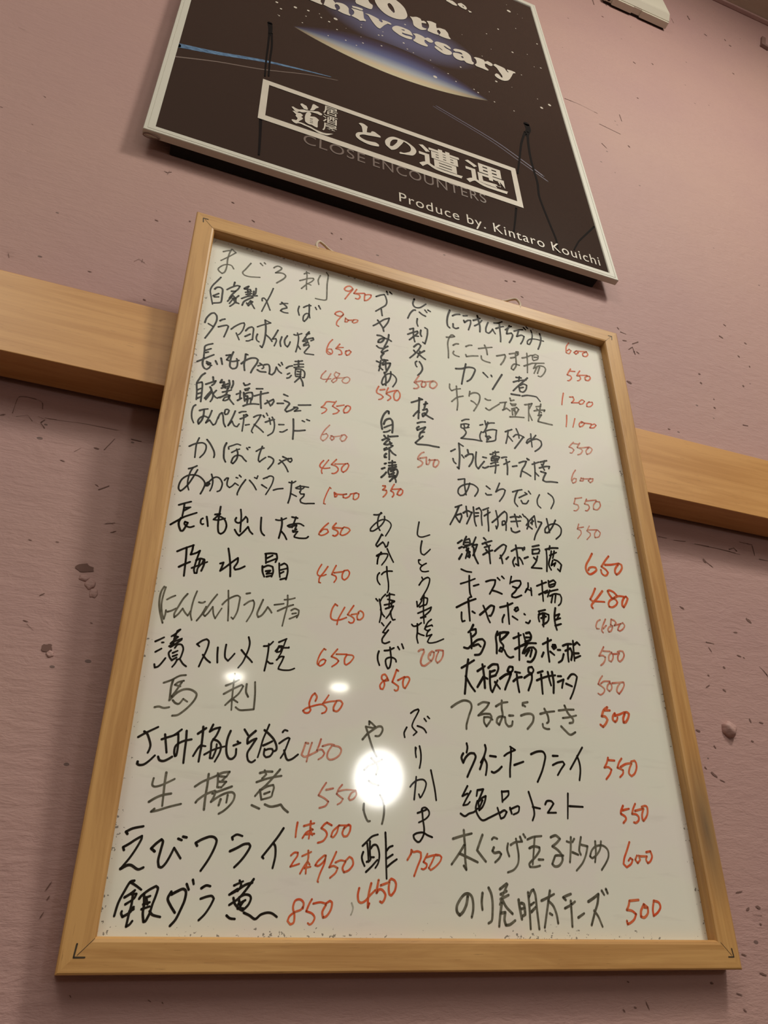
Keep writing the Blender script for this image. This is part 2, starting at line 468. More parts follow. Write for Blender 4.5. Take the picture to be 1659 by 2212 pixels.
# ---------------------------------------------------------------- the whiteboard
TILT = 0.0894445
BW, BH, TB, RAIL, REC = 0.45, 0.59119, 0.0165, 0.0180, 0.0090
board = thing('whiteboard', 'wood-framed whiteboard covered in handwritten menu items and red prices, leaning on the wooden rail', 'whiteboard',
              (0.0, -TB, 1.35701), (TILT, 0, 0))
prof = [(0.0, TB), (0.0, 0.0012), (0.0004, 0.0004), (0.0012, 0.0), (RAIL - 0.0028, 0.0), (RAIL - 0.0012, 0.0005), (RAIL - 0.0003, 0.0016),
        (RAIL, 0.0030), (RAIL, REC + 0.0022), (RAIL - 0.004, REC + 0.0022), (RAIL - 0.004, TB)]
def rail(name, side, m):
    bm = bmesh.new(); ends = []
    for e in (0, 1):
        ring = []
        for a, d in prof:
            if side == 'bottom': p = ((-BW / 2 + a) if e == 0 else (BW / 2 - a), d, a)
            elif side == 'top': p = ((-BW / 2 + a) if e == 0 else (BW / 2 - a), d, BH - a)
            elif side == 'left': p = (-BW / 2 + a, d, a if e == 0 else BH - a)
            else: p = (BW / 2 - a, d, a if e == 0 else BH - a)
            ring.append(bm.verts.new(p))
        ends.append(ring)
    n = len(prof)
    for i in range(n):
        bm.faces.new((ends[0][i], ends[0][(i + 1) % n], ends[1][(i + 1) % n], ends[1][i]))
    bm.faces.new(ends[0]); bm.faces.new(ends[1][::-1])
    bmesh.ops.recalc_face_normals(bm, faces=bm.faces[:])
    return obj(name, bm, m, board)
rail('frame_rail', 'top', M_RAILX); rail('frame_rail', 'bottom', M_RAILX)
rail('frame_stile', 'left', M_RAILZ); rail('frame_stile', 'right', M_RAILZ)
bm = bmesh.new(); box(bm, -BW / 2 + RAIL - 0.003, BW / 2 - RAIL + 0.003, REC, REC + 0.002, RAIL - 0.003, BH - RAIL + 0.003)
panel = obj('writing_panel', bm, M_BOARD, board)
# bent pins and mitre lines at the corners
def pins(cx, cz, sx, sz, size=0.0062):
    bm = bmesh.new()
    ribbon(bm, [(cx, cz + sz * size), (cx - sx * 0.0006, cz), (cx + sx * size * 0.8, cz)], 0.0009, -0.0002, ends=(1, 0.8))
    ribbon(bm, [(cx + sx * 0.001, cz + sz * 0.001), (cx + sx * 0.0085, cz + sz * 0.0088)], 0.00026, -0.00015, ends=(1, 1))
    obj('corner_pin', bm, M_STAPLE, board)
pins(-BW / 2 + 0.0085, 0.0082, 1, 1); pins(BW / 2 - 0.0065, 0.0078, -1, 1, 0.005)
pins(-BW / 2 + 0.0070, BH - 0.0068, 1, -1, 0.0048); pins(BW / 2 - 0.0085, BH - 0.0075, -1, -1, 0.0048)
# the loops of string screwed into the top rail
def loop(x0, flip):
    bm = bmesh.new()
    p = [(0.0, -0.005, -0.003), (-0.0016, -0.0040, 0.0035), (0.0012, -0.0030, 0.0100), (0.0060, -0.001, 0.0104), (0.0120, 0.001, 0.0080), (0.0175, 0.002, 0.0062), (0.0235, 0.003, 0.0022), (0.0285, 0.004, -0.002)]
    P = []
    q = [Vector((x0 + flip * a, 0.006 + y_, BH + z_)) for a, y_, z_ in p]
    for i in range(len(q) - 1):
        a, b_, c_, d_ = q[max(0, i - 1)], q[i], q[i + 1], q[min(len(q) - 1, i + 2)]
        for k in range(5):
            t_ = k / 5
            P.append(0.5 * ((2 * b_) + (c_ - a) * t_ + (2 * a - 5 * b_ + 4 * c_ - d_) * t_ ** 2 + (3 * b_ - a - 3 * c_ + d_) * t_ ** 3))
    P.append(q[-1]); tube(bm, P, 0.0013)
    o = obj('string_loop', bm, M_STRING, board); shade(o)
    bm = bmesh.new()
    tube(bm, [Vector((x0 + flip * 0.0065, 0.0085, BH - 0.002)), Vector((x0 + flip * 0.0065, 0.0085, BH + 0.0062)), Vector((x0 + flip * 0.0085, 0.0085, BH + 0.0060))], 0.0011)
    obj('screw_eye', bm, M_STAPLE, board)
loop(-0.225 + 0.1140, 1); loop(-0.225 + 0.3310, -1)

INK = """maguro g 15.3|286 5593 318 5617 352 5635;356 5651 342 5587 335 5512 337 5442 333 5384 323 5345 305 5324 278 5342 266 5365 282 5399 308 5431 341 5450 376 5450 400 5416;361 5653 399 5624 350 5561 278 5476;545 5544 503 5449 482 5405 500 5377 551 5375 640 5401;630 5577 653 5556;665 5598 676 5587;757 5567 771 5587 796 5604 828 5595 825 5572 777 5510 823 5527 855 5525 872 5502 854 5460 796 5388;1007 5496 1048 5526 1094 5558 1132 5572 1138 5559 1118 5523 1077 5479;1063 5634 1072 5578 1071 5491 1076 5407;1044 5597 1069 5622 1091 5622;1077 5479 1028 5403;1077 5486 1115 5478;1199 5634 1181 5568 1189 5513;1257 5693 1275 5662 1269 5542 1272 5356 1256 5336 1214 5328 1166 5325
p950a r 15.7|1523 5577 1490 5536 1452 5529 1440 5547 1461 5584 1494 5603 1517 5589 1523 5569 1491 5507 1449 5419;1562 5584 1535 5523 1586 5526 1597 5501 1581 5466 1553 5463;1558 5531 1641 5561;1647 5556 1642 5510 1643 5466 1671 5483 1704 5532 1709 5563 1681 5560 1647 5541
jikasei k 16.3|301 5274 273 5215 241 5149 229 5090 241 5028 265 4937;264 5117 281 5143 309 5153 331 5134 334 5061 335 5008 328 4979 273 4953;259 5034 303 5077;270 5025 307 5038;426 5258 421 5215;368 5148 403 5188 449 5226 474 5228 463 5189 442 5154;408 5142 442 5154 413 5096 398 5051;423 5093 387 5014;435 5071 404 4993;455 5071 446 5014 412 4963;428 5095 450 5069 460 5019;475 5112 437 5051;426 5061 454 5030 484 5021;515 5215 538 5244 552 5256 535 5216 516 5209 570 5221;546 5206 557 5141;529 5172 581 5205;537 5148 584 5178;570 5215 570 5160;618 5253 618 5191 600 5164;601 5212 600 5170;503 5088 558 5135 635 5169;598 5136 552 5092 525 5056 515 5012;551 5051 568 5024 602 5083 582 5089 566 5050;583 5076 624 5010;684 5125 682 5152 696 5164 718 5144 762 5038;771 5309 752 5225 724 5126 690 4999;846 5141 880 5161 915 5173;859 5167 903 5134 909 5116 870 5089 856 5064 888 5054 923 5059;1021 5176 1013 5125 1027 5069;1062 5177 1097 5210 1128 5221;1112 5229 1116 5154 1114 5099 1101 5053 1077 5011 1066 5021 1068 5076 1092 5112 1118 5114 1126 5068;1171 5215 1183 5191;1201 5246 1219 5211
p900 r 14.1|1439 5217 1418 5189 1386 5185 1359 5196 1369 5221 1406 5247 1433 5236 1439 5217 1414 5173 1383 5114 1379 5072 1401 5059;1462 5183 1458 5133 1479 5140 1490 5164 1473 5173 1462 5169;1484 5162 1533 5179;1543 5189 1528 5156 1544 5148 1577 5173 1582 5195 1560 5195 1533 5179
taramayo k 15.1|227 4712 235 4766 266 4828 292 4844 314 4819 320 4769 308 4708 287 4644 248 4544;256 4709 296 4691;348 4772 365 4791 387 4805;342 4700 377 4724 409 4741 424 4734 415 4680 399 4605;450 4710 479 4752 523 4799 551 4815 557 4797 548 4736 529 4686 516 4669;496 4681 527 4615;573 4732 594 4771 621 4793 637 4779 638 4708 639 4651;574 4668 614 4707;588 4622 607 4628 638 4657;668 4809 705 4840 780 4892 729 4908;729 4908 742 4820 744 4724 737 4638 726 4591 710 4605;676 4727 669 4687 677 4657 697 4645;748 4744 784 4717 807 4686;850 4830 826 4757 809 4713 838 4728 845 4705 830 4642;889 4765 878 4703 887 4655;937 4793 916 4735 924 4686 945 4667 958 4697 966 4732;995 4826 1016 4826 1064 4861;1024 4855 1037 4806 1036 4735 1030 4681 1022 4634;1038 4709 1060 4678;1129 4902 1105 4861 1135 4884;1124 4888 1097 4826 1075 4773;1080 4774 1118 4813 1168 4842 1174 4824 1150 4803;1097 4826 1120 4781 1087 4738;1079 4781 1131 4771;1088 4725 1132 4752 1138 4734 1115 4688 1097 4651 1108 4641 1143 4646 1183 4652
p650a r 13.5|1348 4881 1319 4831 1301 4766 1298 4720 1314 4699 1340 4707 1354 4737 1342 4766 1312 4757 1308 4729 1334 4718;1418 4850 1383 4786 1420 4784 1437 4763 1438 4737 1412 4723;1393 4802 1451 4820;1483 4791 1474 4762 1485 4739 1505 4752 1526 4791 1509 4806 1473 4781
nagaimowasabi k 16.1|317 4504 278 4480 258 4455 259 4413 261 4353;267 4415 310 4447;270 4392 292 4405;216 4280 257 4316 306 4361 339 4390;263 4342 259 4293 264 4253 281 4228 300 4222 319 4246 326 4271;290 4302 323 4294 307 4272 292 4285 334 4274;360 4330 377 4299;401 4372 417 4311;494 4468 481 4409 478 4348 482 4307 503 4289 529 4303 540 4336 535 4389 528 4405;439 4414 474 4431 448 4369 495 4365 548 4393;597 4476 597 4426 594 4364 604 4301;602 4477 616 4475;570 4363 603 4410 647 4448 685 4459 705 4447 699 4409 671 4340 657 4293;710 4382 737 4402;722 4416 752 4400 759 4378 746 4362;709 4339 734 4328 781 4336;761 4409 788 4423 803 4416 812 4375 811 4326 835 4322 856 4358 866 4416 888 4380 914 4363;883 4452 899 4438;906 4478 917 4456;952 4430 974 4456 1003 4471;966 4367 984 4385;964 4324 983 4335 1000 4365;1024 4527 1049 4534 1087 4552;1017 4487 1060 4507 1099 4518;1019 4457 1067 4477 1101 4488;1053 4542 1057 4474;1034 4455 1033 4393 1039 4364;1034 4443 1078 4456 1109 4440 1116 4411 1113 4373 1098 4369;1051 4423 1080 4425;1048 4391 1081 4401;1044 4366 1083 4377;1079 4437 1078 4369;1074 4362 1034 4301;1079 4363 1101 4321 1108 4281
p480a l 12.2|1302 4504 1269 4450 1260 4410 1286 4405 1351 4430;1348 4486 1307 4381;1424 4509 1393 4518 1379 4483 1401 4451 1402 4427 1372 4393 1357 4407 1376 4438 1410 4467 1429 4510;1401 4451 1472 4478;1477 4480 1452 4441 1463 4420 1494 4422 1519 4454 1523 4481 1502 4494 1472 4478
jikaseishio k 16.1|293 4180 270 4150 253 4105 240 4061 250 3984 256 3901;240 4061 278 4083 285 4062 290 3978 292 3889;253 3996 281 4021;258 3958 286 3977;259 3913 291 3939;359 4159 367 4121;311 4070 348 4098 385 4126 375 4094 359 4072;348 4052 361 4021 336 3969 318 3930;363 4005 328 3921;360 4027 379 3981 375 3935 365 3909;400 4032 378 3992;378 3986 399 3964 417 3957;432 4151 422 4119 452 4134 450 4110 443 4090 485 4126;452 4134 468 4074;437 4066 492 4104;490 4162 499 4118 490 4075;522 4166 526 4131 516 4088;450 4029 493 4053 518 4071;485 4079 482 4021 450 3984 421 3964;434 3968 484 4010 511 4012 505 3976 481 3952 463 3948 473 3979 503 3998;504 3987 525 3959 550 3932;562 4038 596 4065;590 4080 594 3995;577 3979 606 4010;610 4167 621 4147 643 4159 660 4176;625 4107 660 4129;630 4097 652 4109;619 4071 629 4016 636 3989;625 4055 655 4081 686 4090 694 4063 689 4015;636 4041 653 4046 658 3996;639 4007 678 4030;654 4040 656 3966;684 4020 683 3974;627 3936 661 3962 706 3980 751 3987;719 4140 770 4154;708 4061 756 4092 819 4127;758 4122 760 4052 773 3952;801 4006 840 4045 866 4070 872 4049 857 4010;816 4045 837 4016 848 3996;902 4038 953 4052;951 4145 985 4137;960 4083 994 4074 1004 4060 988 4026 971 3987 986 3974 1023 4001 1054 4033;1044 4036 1072 4043 1078 4033 1051 3997 1103 4017;1081 4069 1133 4083 1185 4098
p550a r 13.6|1394 4184 1325 4171 1302 4129 1278 4099 1313 4102 1328 4089 1314 4062 1286 4036;1408 4200 1376 4137 1416 4119 1437 4106 1418 4077 1384 4057;1415 4148 1479 4178;1500 4171 1476 4123 1482 4095 1512 4108 1536 4151 1535 4175 1510 4180 1490 4162
hanpen k 14.4|258 3847 243 3826 237 3775 244 3717 263 3674;294 3801 323 3820 356 3834;327 3821 329 3767 322 3716 302 3673 294 3698 307 3734 335 3757 370 3750;388 3826 377 3769 355 3697 381 3731 412 3691 428 3706 437 3746 442 3775;443 3764 452 3805 468 3826 480 3796 491 3733 508 3699;489 3837 491 3860 507 3870 522 3862 512 3826 495 3816 485 3830;570 3870 555 3804 528 3715 554 3766 576 3727 599 3722 613 3754;603 3862 624 3878 655 3887;617 3804 651 3830 672 3852 662 3861 641 3844;640 3849 645 3800 642 3690;663 3755 693 3769;722 3849 747 3872 778 3886 760 3831 730 3762 716 3709 727 3695;733 3779 776 3751 811 3722;797 3885 807 3871;822 3915 833 3895;820 3824 855 3850 891 3870;849 3871 863 3813;871 3888 887 3858 896 3804 887 3741 849 3698;931 3829 972 3839;945 3760 968 3765 1003 3797;1047 3915 1054 3815 1055 3715;1059 3800 1101 3810 1152 3829;1123 3918 1143 3912;1160 3939 1184 3934
p600a l 11.5|1359 3933 1322 3878 1296 3820 1288 3779 1308 3761 1331 3784 1349 3822 1334 3841 1306 3823;1383 3831 1369 3804 1384 3786 1403 3807 1393 3827 1373 3828;1393 3822 1465 3851;1470 3852 1456 3820 1472 3796 1496 3813 1514 3852 1494 3870 1465 3857
kabocha k 14.0|259 3451 293 3480 329 3499 358 3506 381 3491 385 3455 374 3411 349 3369;323 3545 310 3484 310 3416 312 3361;383 3544 413 3509 445 3454 454 3420 452 3394;534 3549 522 3504 523 3452 528 3406 544 3374;557 3497 555 3517 588 3541 617 3559 644 3555;582 3471 614 3500 639 3517;617 3511 629 3477 629 3435 619 3402 601 3372 587 3379 596 3422 615 3448 636 3458 662 3454 682 3432 701 3416;694 3540 704 3527;710 3550 719 3552;770 3527 799 3555 829 3573;815 3586 805 3541 796 3491 795 3448 805 3435 825 3461 850 3488;871 3500 889 3499 913 3483 911 3451 891 3410 876 3385;956 3451 994 3492 1033 3517 1055 3528 1061 3508 1049 3489 1029 3500 1033 3522;986 3527 1024 3515;962 3490 986 3474 1015 3438 1037 3396
p450a r 12.0|1323 3569 1301 3537 1293 3508 1308 3495 1340 3497 1378 3511;1365 3584 1343 3546 1317 3497 1309 3468 1315 3443;1431 3605 1408 3572 1390 3546 1429 3539 1449 3516 1440 3487 1417 3466 1398 3462;1419 3558 1514 3580;1509 3579 1481 3540 1478 3507 1492 3494 1520 3522 1538 3570 1528 3589 1504 3578
awabi k 12.9|280 3252 311 3269 338 3291;311 3269 296 3226 288 3165 290 3111 304 3070;346 3257 322 3187 294 3117 264 3067 246 3048 231 3065 230 3103 244 3150 276 3187 315 3205 357 3205 393 3183 414 3148 407 3102 392 3055;453 3241 465 3204 470 3165 466 3125 457 3094;424 3131 444 3174 469 3210 493 3225 519 3216 540 3181 539 3146 530 3114 511 3100;424 3131 418 3149 436 3168 450 3156 436 3133 423 3135;554 3209 568 3232 581 3235 576 3199 579 3169 598 3154 617 3173 635 3202 662 3188;639 3253 652 3251;662 3278 676 3266;712 3249 680 3181 661 3118 662 3103;743 3251 776 3217 801 3178;779 3284 797 3278 803 3305;848 3289 869 3304 890 3319;840 3231 881 3210;873 3302 890 3321 911 3326 926 3314 921 3266 903 3212 877 3151;934 3203 964 3220 1007 3234;1052 3300 1079 3301 1105 3322;1074 3315 1072 3264 1071 3212 1066 3160 1056 3113;1072 3202 1118 3186;1109 3261 1143 3284 1211 3289;1113 3257 1158 3262 1180 3287;1143 3289 1150 3250 1142 3227;1142 3232 1152 3214 1179 3220 1176 3199 1151 3163 1157 3139 1188 3135 1228 3144 1264 3151
p1000 r 11.9|1395 3318 1385 3326 1364 3270 1344 3203 1341 3167 1355 3165;1424 3282 1430 3247 1444 3255 1448 3277 1424 3288;1429 3273 1494 3282 1527 3294 1499 3283 1500 3257 1523 3256 1551 3278 1560 3301;1564 3302 1607 3321 1588 3302 1585 3259 1603 3258 1627 3283 1631 3316 1612 3322
nagaimodashi k 14.6|251 2930 289 2952 334 2975;289 2947 290 2909 288 2862 287 2843;297 2916 336 2928;293 2891 329 2922;215 2760 257 2800 296 2836 336 2862 385 2891;281 2828 270 2794 275 2758 291 2724 306 2727 321 2762 333 2797 312 2802 311 2783 329 2768 353 2764 379 2778;434 2854 423 2842 423 2814 436 2803 444 2809;460 2873 469 2837 477 2797;551 2977 549 2919 547 2862 550 2802 559 2761 576 2751 598 2773 610 2818 601 2858 582 2883 560 2893;518 2903 554 2915 536 2893 511 2859 547 2862 594 2885;701 2983 710 2932 712 2875 715 2796;675 2906 669 2886 679 2869 700 2868 726 2897 744 2929 758 2913 761 2885;673 2806 692 2777 710 2762 736 2795 769 2848 785 2814 807 2794;861 2945 862 2892 866 2840 877 2814 895 2799;973 2948 999 2948 1024 2958 1053 2978;1015 2970 1022 2928 1018 2869 1006 2796;1023 2856 1046 2832 1066 2797;1096 2996 1140 2995;1127 3002 1116 2956 1102 2905;1083 2925 1126 2943 1161 2950 1192 2937;1083 2925 1067 2913 1085 2906 1123 2928;1113 2946 1136 2931 1125 2895;1109 2872 1138 2897;1108 2882 1113 2868 1147 2880 1124 2837 1125 2827 1164 2825 1216 2835 1233 2852
p650b r 13.7|1387 2999 1352 2958 1323 2913 1315 2887 1333 2881 1364 2896 1390 2921 1380 2943 1349 2937 1327 2909;1450 3011 1424 2972 1424 2957 1461 2944 1467 2921 1445 2897 1427 2898;1433 2968 1506 2977;1510 2983 1493 2950 1485 2919 1503 2913 1539 2934 1566 2969 1552 2986 1515 2989
umesuisho k 14.7|290 2558 333 2588 398 2627;350 2600 356 2526 358 2452 360 2379;317 2441 352 2468 388 2492;394 2626 392 2585 385 2549 421 2568 446 2591 436 2544 427 2490 422 2437 429 2412 444 2414 447 2454 470 2493 481 2530;428 2512 457 2530 485 2526 486 2487 473 2436;405 2447 441 2470 507 2512;455 2521 449 2467;644 2644 659 2579 672 2501 679 2427;598 2515 621 2527 613 2491 604 2458 640 2495 683 2543 720 2581 720 2545 700 2501 709 2485 744 2500 775 2523;921 2640 926 2573;916 2649 961 2661 999 2663 1006 2628 996 2594;931 2615 971 2645;934 2583 998 2622;903 2546 907 2502 923 2464;912 2539 944 2558 978 2554 985 2515 976 2473;931 2510 964 2520 937 2489 974 2500;939 2467 975 2482;1025 2590 1030 2531 1038 2479;1039 2578 1063 2596 1085 2582 1093 2533 1084 2468;1038 2537 1087 2559;1039 2510 1063 2528;1043 2462 1088 2482
p450b r 12.5|1349 2636 1329 2595 1318 2557 1332 2540 1362 2545 1387 2559;1398 2626 1369 2574 1337 2523 1334 2486 1347 2484;1463 2646 1443 2600 1431 2566 1462 2557 1467 2535 1451 2505;1448 2583 1518 2604;1526 2610 1514 2580 1515 2548 1533 2537 1559 2564 1571 2603 1557 2624 1526 2614
karamucho g 12.3|241 2278 227 2242 223 2192 228 2136 244 2077 267 2017;252 2276 243 2212 241 2146 254 2083 271 2045 276 2082 276 2110;272 2187 296 2207 323 2224;288 2100 313 2112 340 2132;403 2249 378 2208 353 2146 334 2094 337 2067 360 2094 384 2138 402 2112 424 2091 438 2126;464 2279 449 2214 442 2151 441 2102 454 2063;486 2199 509 2198 527 2209;604 2276 572 2220 544 2162 526 2118 539 2104 559 2131 584 2180 594 2128 609 2097 627 2137 646 2177;539 2174 515 2112 487 2064;678 2317 686 2246 693 2171 698 2093;647 2206 671 2239 707 2270 744 2289 765 2279 762 2228 756 2172 741 2128 731 2110 718 2121;807 2313 834 2322;799 2226 832 2257 859 2270 869 2250 865 2202 850 2154 827 2105;930 2285 911 2226 896 2173 906 2149 928 2165 950 2198 967 2234 985 2215 998 2196;1014 2258 1050 2268 1082 2277;1041 2215 1084 2243 1124 2266 1152 2279;1084 2308 1125 2318 1161 2333;1106 2346 1109 2303 1108 2259 1096 2193 1082 2107;1139 2234 1166 2251 1196 2242 1194 2211 1183 2184;1148 2209 1177 2218;1131 2168 1162 2186 1186 2202
p450c r 12.3|1485 2321 1467 2332 1447 2294 1436 2244 1442 2214 1472 2205 1514 2216 1557 2239;1541 2316 1513 2259 1493 2213 1486 2173;1611 2340 1585 2296 1565 2262 1595 2253 1617 2234 1609 2207 1588 2200 1575 2207;1595 2267 1651 2283;1651 2288 1639 2260 1644 2234 1665 2237 1687 2262 1686 2293 1664 2308 1647 2292
tsukesurume k 13.0|240 1883 263 1898 292 1918;283 1881 294 1883;250 1812 286 1839;256 1729 262 1707 282 1717 300 1742 320 1778;379 1980 389 1986 364 1955 338 1931;352 1937 381 1933 359 1907 338 1881;344 1889 371 1904 408 1925;341 1858 370 1881 406 1917;372 1975 360 1930 356 1879;333 1861 359 1883;348 1835 336 1815 347 1785 364 1768;370 1854 385 1879 410 1882 425 1857 422 1822 412 1786 392 1776;361 1818 391 1837;364 1795 391 1810;361 1768 390 1791;396 1776 385 1748 370 1724;413 1782 435 1754 459 1738;511 1899 528 1885;511 1899 542 1927 570 1942 586 1928 584 1889 571 1840 554 1791 541 1747;557 1830 583 1802 611 1783;651 1893 653 1842 659 1788;705 1920 702 1872 707 1829 728 1808 748 1834 768 1864;853 1993 864 1954 860 1909 846 1860 828 1810 801 1768;812 1895 846 1860 871 1839 892 1818;963 1942 998 1951 1027 1983;997 1963 997 1914 993 1858 986 1801 981 1769;995 1838 1016 1825 1035 1827;1067 1984 1121 2016;1117 2011 1104 1964 1088 1909 1071 1875;1048 1917 1073 1948 1101 1948 1141 1953 1141 1957;1059 1922 1069 1956 1092 1959 1083 1921 1056 1910;1060 1854 1086 1881 1110 1884 1097 1846 1080 1808 1077 1792 1109 1788 1156 1793 1190 1809
p650c r 12.4|1410 1972 1397 1978 1374 1942 1356 1895 1353 1862 1374 1848 1402 1868 1413 1894 1396 1900 1372 1885 1361 1859;1497 1987 1473 1955 1453 1927 1491 1916 1508 1901 1492 1879 1460 1854;1490 1949 1569 1958;1569 1954 1553 1923 1554 1886 1567 1879 1596 1903 1620 1940 1611 1955 1578 1955
basashi g 13.1|332 1614 378 1637 427 1671 466 1680;390 1643 383 1596 384 1532 383 1505;458 1641 424 1628 404 1608 440 1602;446 1631 418 1572 393 1529;383 1505 420 1554 457 1581 491 1589 523 1583 549 1563 544 1530 518 1487 483 1447 448 1417 414 1409;405 1507 424 1491 447 1489 469 1523 497 1507;299 1452 324 1459 356 1453 389 1461;783 1725 782 1648 782 1559 785 1481;732 1638 767 1656 816 1686;724 1581 780 1620 837 1655 848 1646 824 1596 791 1560;782 1555 741 1509;792 1551 821 1535;870 1663 870 1611 887 1579;925 1683 932 1598 932 1500 886 1491 840 1486 811 1502
p850a r 12.6|1352 1598 1361 1628 1345 1651 1326 1630 1309 1580 1315 1547 1321 1533 1307 1513 1283 1510 1268 1523 1286 1539 1325 1557 1363 1571 1398 1579 1418 1571 1434 1554 1425 1529 1401 1517;1445 1647 1426 1616 1403 1584;1412 1590 1457 1604 1507 1614;1502 1609 1483 1568 1484 1544 1510 1542 1534 1568 1548 1599 1532 1617 1502 1614
sasami k 14.1|229 1259 262 1283 299 1306 340 1331;260 1296 279 1284 297 1251 309 1218 307 1191 300 1170;249 1113 248 1100 262 1094 287 1099 314 1121 345 1157;371 1257 407 1273 443 1289 486 1328;388 1289 400 1234 412 1180;365 1151 377 1131 402 1128 430 1143 449 1157;443 1289 468 1300 473 1261 476 1210 473 1167 465 1162 458 1187 461 1222 484 1245 512 1260 554 1272;517 1322 521 1261 521 1197 522 1125;589 1310 637 1350;618 1357 620 1304 620 1234 617 1191 614 1140;619 1243 600 1220 576 1171;619 1239 646 1237;679 1376 662 1330 691 1350 725 1362 708 1312 682 1266 682 1226 681 1166 698 1167 714 1220 715 1255;689 1284 722 1273 743 1244 738 1201 714 1147;644 1185 688 1214 735 1235 773 1247;795 1346 781 1300 777 1251 783 1204 799 1175 821 1172 841 1195 842 1235;822 1255 865 1276;846 1283 856 1275;884 1363 910 1329;958 1360 912 1311 911 1275 945 1301 967 1311 939 1260 916 1214 925 1171 948 1160 970 1175;1045 1409 1034 1376 1011 1311 998 1247 985 1194;1016 1370 1045 1350 1081 1317 1102 1278 1104 1251 1091 1241;1015 1271 1046 1287 1073 1303;1026 1250 1024 1214 1039 1198 1066 1208 1082 1236 1076 1254 1053 1252 1027 1241;1138 1367 1151 1382 1171 1379;1120 1293 1151 1318 1178 1334 1188 1330 1176 1293 1157 1238 1136 1201;1156 1251 1173 1203 1188 1191 1215 1202 1251 1232
p450d l 12.2|1318 1309 1299 1312 1287 1270 1275 1233 1295 1221 1327 1233 1383 1264;1342 1316 1326 1260 1311 1191;1404 1344 1391 1301 1378 1268 1412 1276 1432 1254 1419 1231 1391 1211;1416 1299 1464 1316 1498 1314;1483 1309 1456 1265 1452 1233 1468 1216 1501 1223 1535 1249 1548 1282 1533 1303 1493 1309
namaage g 13.8|358 1023 355 986 369 975 397 981 436 1000 483 1027;428 1061 427 1003 429 934 431 867;350 886 387 912 425 930 474 941;388 849 371 832 410 842 472 865 540 885;686 1070 685 1007 681 933 681 860;610 990 653 1022 702 1046 739 1065;626 898 637 914 683 950 736 973;742 1078 747 1036 747 995;743 1070 776 1085 815 1092 797 1061;748 1062 792 1060 773 1034;752 1028 800 1031 773 996;751 995 773 996;721 956 779 980 838 1005;741 970 732 936 718 907 758 938 799 961 841 971 860 956 855 923 832 889 801 859 773 841;776 926 767 889;817 953 813 908;1008 1098 1044 1109 1089 1112;1038 1117 1050 1092 1025 1065;991 1041 1043 1062 1096 1078 1150 1090;1138 1129 1105 1087 1055 1028 1017 992 989 957;1017 996 1024 967 1031 938;1026 997 1064 1020 1100 1031 1106 1014 1099 984 1092 959 1035 939;1046 973 1081 988;972 902 1022 884;1055 911 1092 900 1128 906 1158 916 1178 893 1207 873
p550b l 12.1|1452 1067 1425 1026 1403 986 1442 971 1471 951 1453 924 1412 909;1453 1023 1501 1035;1562 1061 1539 1033 1526 1002 1550 986 1570 974 1556 951 1533 937;1535 1019 1592 1032 1650 1031;1650 1026 1626 1012 1608 980 1618 968 1642 978 1661 1005 1655 1031
ebifurai k 14.6|256 704 246 715 282 735 340 749;251 617 244 632 276 652 308 676 340 696 339 677 316 624 286 571 248 518;248 518 283 538 306 538 345 518 374 529;424 616 402 631 426 658 454 682 464 671 458 625 451 569 459 536 476 533 496 555 515 593 533 639 577 584;550 690 571 683;577 702 598 699;665 656 655 671 690 692 734 709 763 706 778 687 767 641 740 582 702 521;874 699 869 711 897 728 932 721;864 633 905 653 945 675 975 680 985 664 963 621 933 581 899 546;1186 777 1154 727 1110 669 1063 609 1072 601;1126 690 1141 670 1145 615 1133 549
p500a r 12.3|1274 815 1268 769 1266 729;1316 796 1347 806 1384 816;1360 827 1358 777 1352 724;1358 786 1376 778 1336 760 1311 726;1358 777 1374 745;1328 748 1387 754;1467 824 1449 811 1431 789 1460 774 1470 750 1448 716 1412 702;1467 824 1500 809;1551 811 1510 776 1498 743 1512 739 1534 765 1543 794 1547 811 1617 814;1585 800 1572 766 1582 746 1605 751 1623 781 1627 811 1612 818 1580 792
p950b r 12.0|1243 623 1264 640 1287 641 1284 621 1263 592 1243 560 1273 569 1299 578;1315 622 1372 648;1353 655 1355 615 1345 567 1343 524;1352 595 1327 559 1307 523;1352 591 1366 576;1332 555 1372 564;1468 627 1459 631 1419 598 1402 573 1421 570 1447 587 1464 611 1468 631 1461 587 1436 531 1420 484 1425 480;1536 654 1519 617 1493 564 1520 573 1548 562 1535 534 1500 505;1533 593 1565 606 1597 603;1598 599 1580 563 1590 539 1622 552 1649 585 1643 617 1624 629 1597 603
gindara k 14.2|335 459 313 452 290 405 266 345 255 279;313 452 346 435 380 414;295 373 323 391 346 410;326 391 357 392 349 371 332 356;305 338 332 356;338 388 339 339 332 287 327 228 344 239 356 256;352 325 334 297 300 276 290 293 292 303;333 304 354 315;376 368 385 382 419 411 459 434 472 423 463 376 453 341 445 295;399 393 407 340 407 295 417 253 428 257 445 295;406 372 435 383;403 340 436 351;396 315 439 330;443 306 461 288 505 278;413 375 426 340;549 407 534 371 555 335 583 301;551 393 584 411 614 423 632 409 630 365 613 315 592 266 565 234;631 449 646 420;664 472 671 450;718 429 744 444 769 441;720 374 755 386 783 390 797 376 781 339 754 296 722 264;908 448 960 472;939 475 950 449 932 419;885 399 928 422 975 453 1016 466;896 407 931 430;1023 485 985 431 944 382 890 345;911 382 922 352 950 327 971 317;947 357 944 386 976 401 1005 398 1015 380 1002 347 971 317;943 349 983 372;946 368 957 335;971 364 956 342;941 327 974 328;880 290 901 276 930 273;980 306 1015 292 1050 274 1081 297 1118 308 1148 305 1179 287
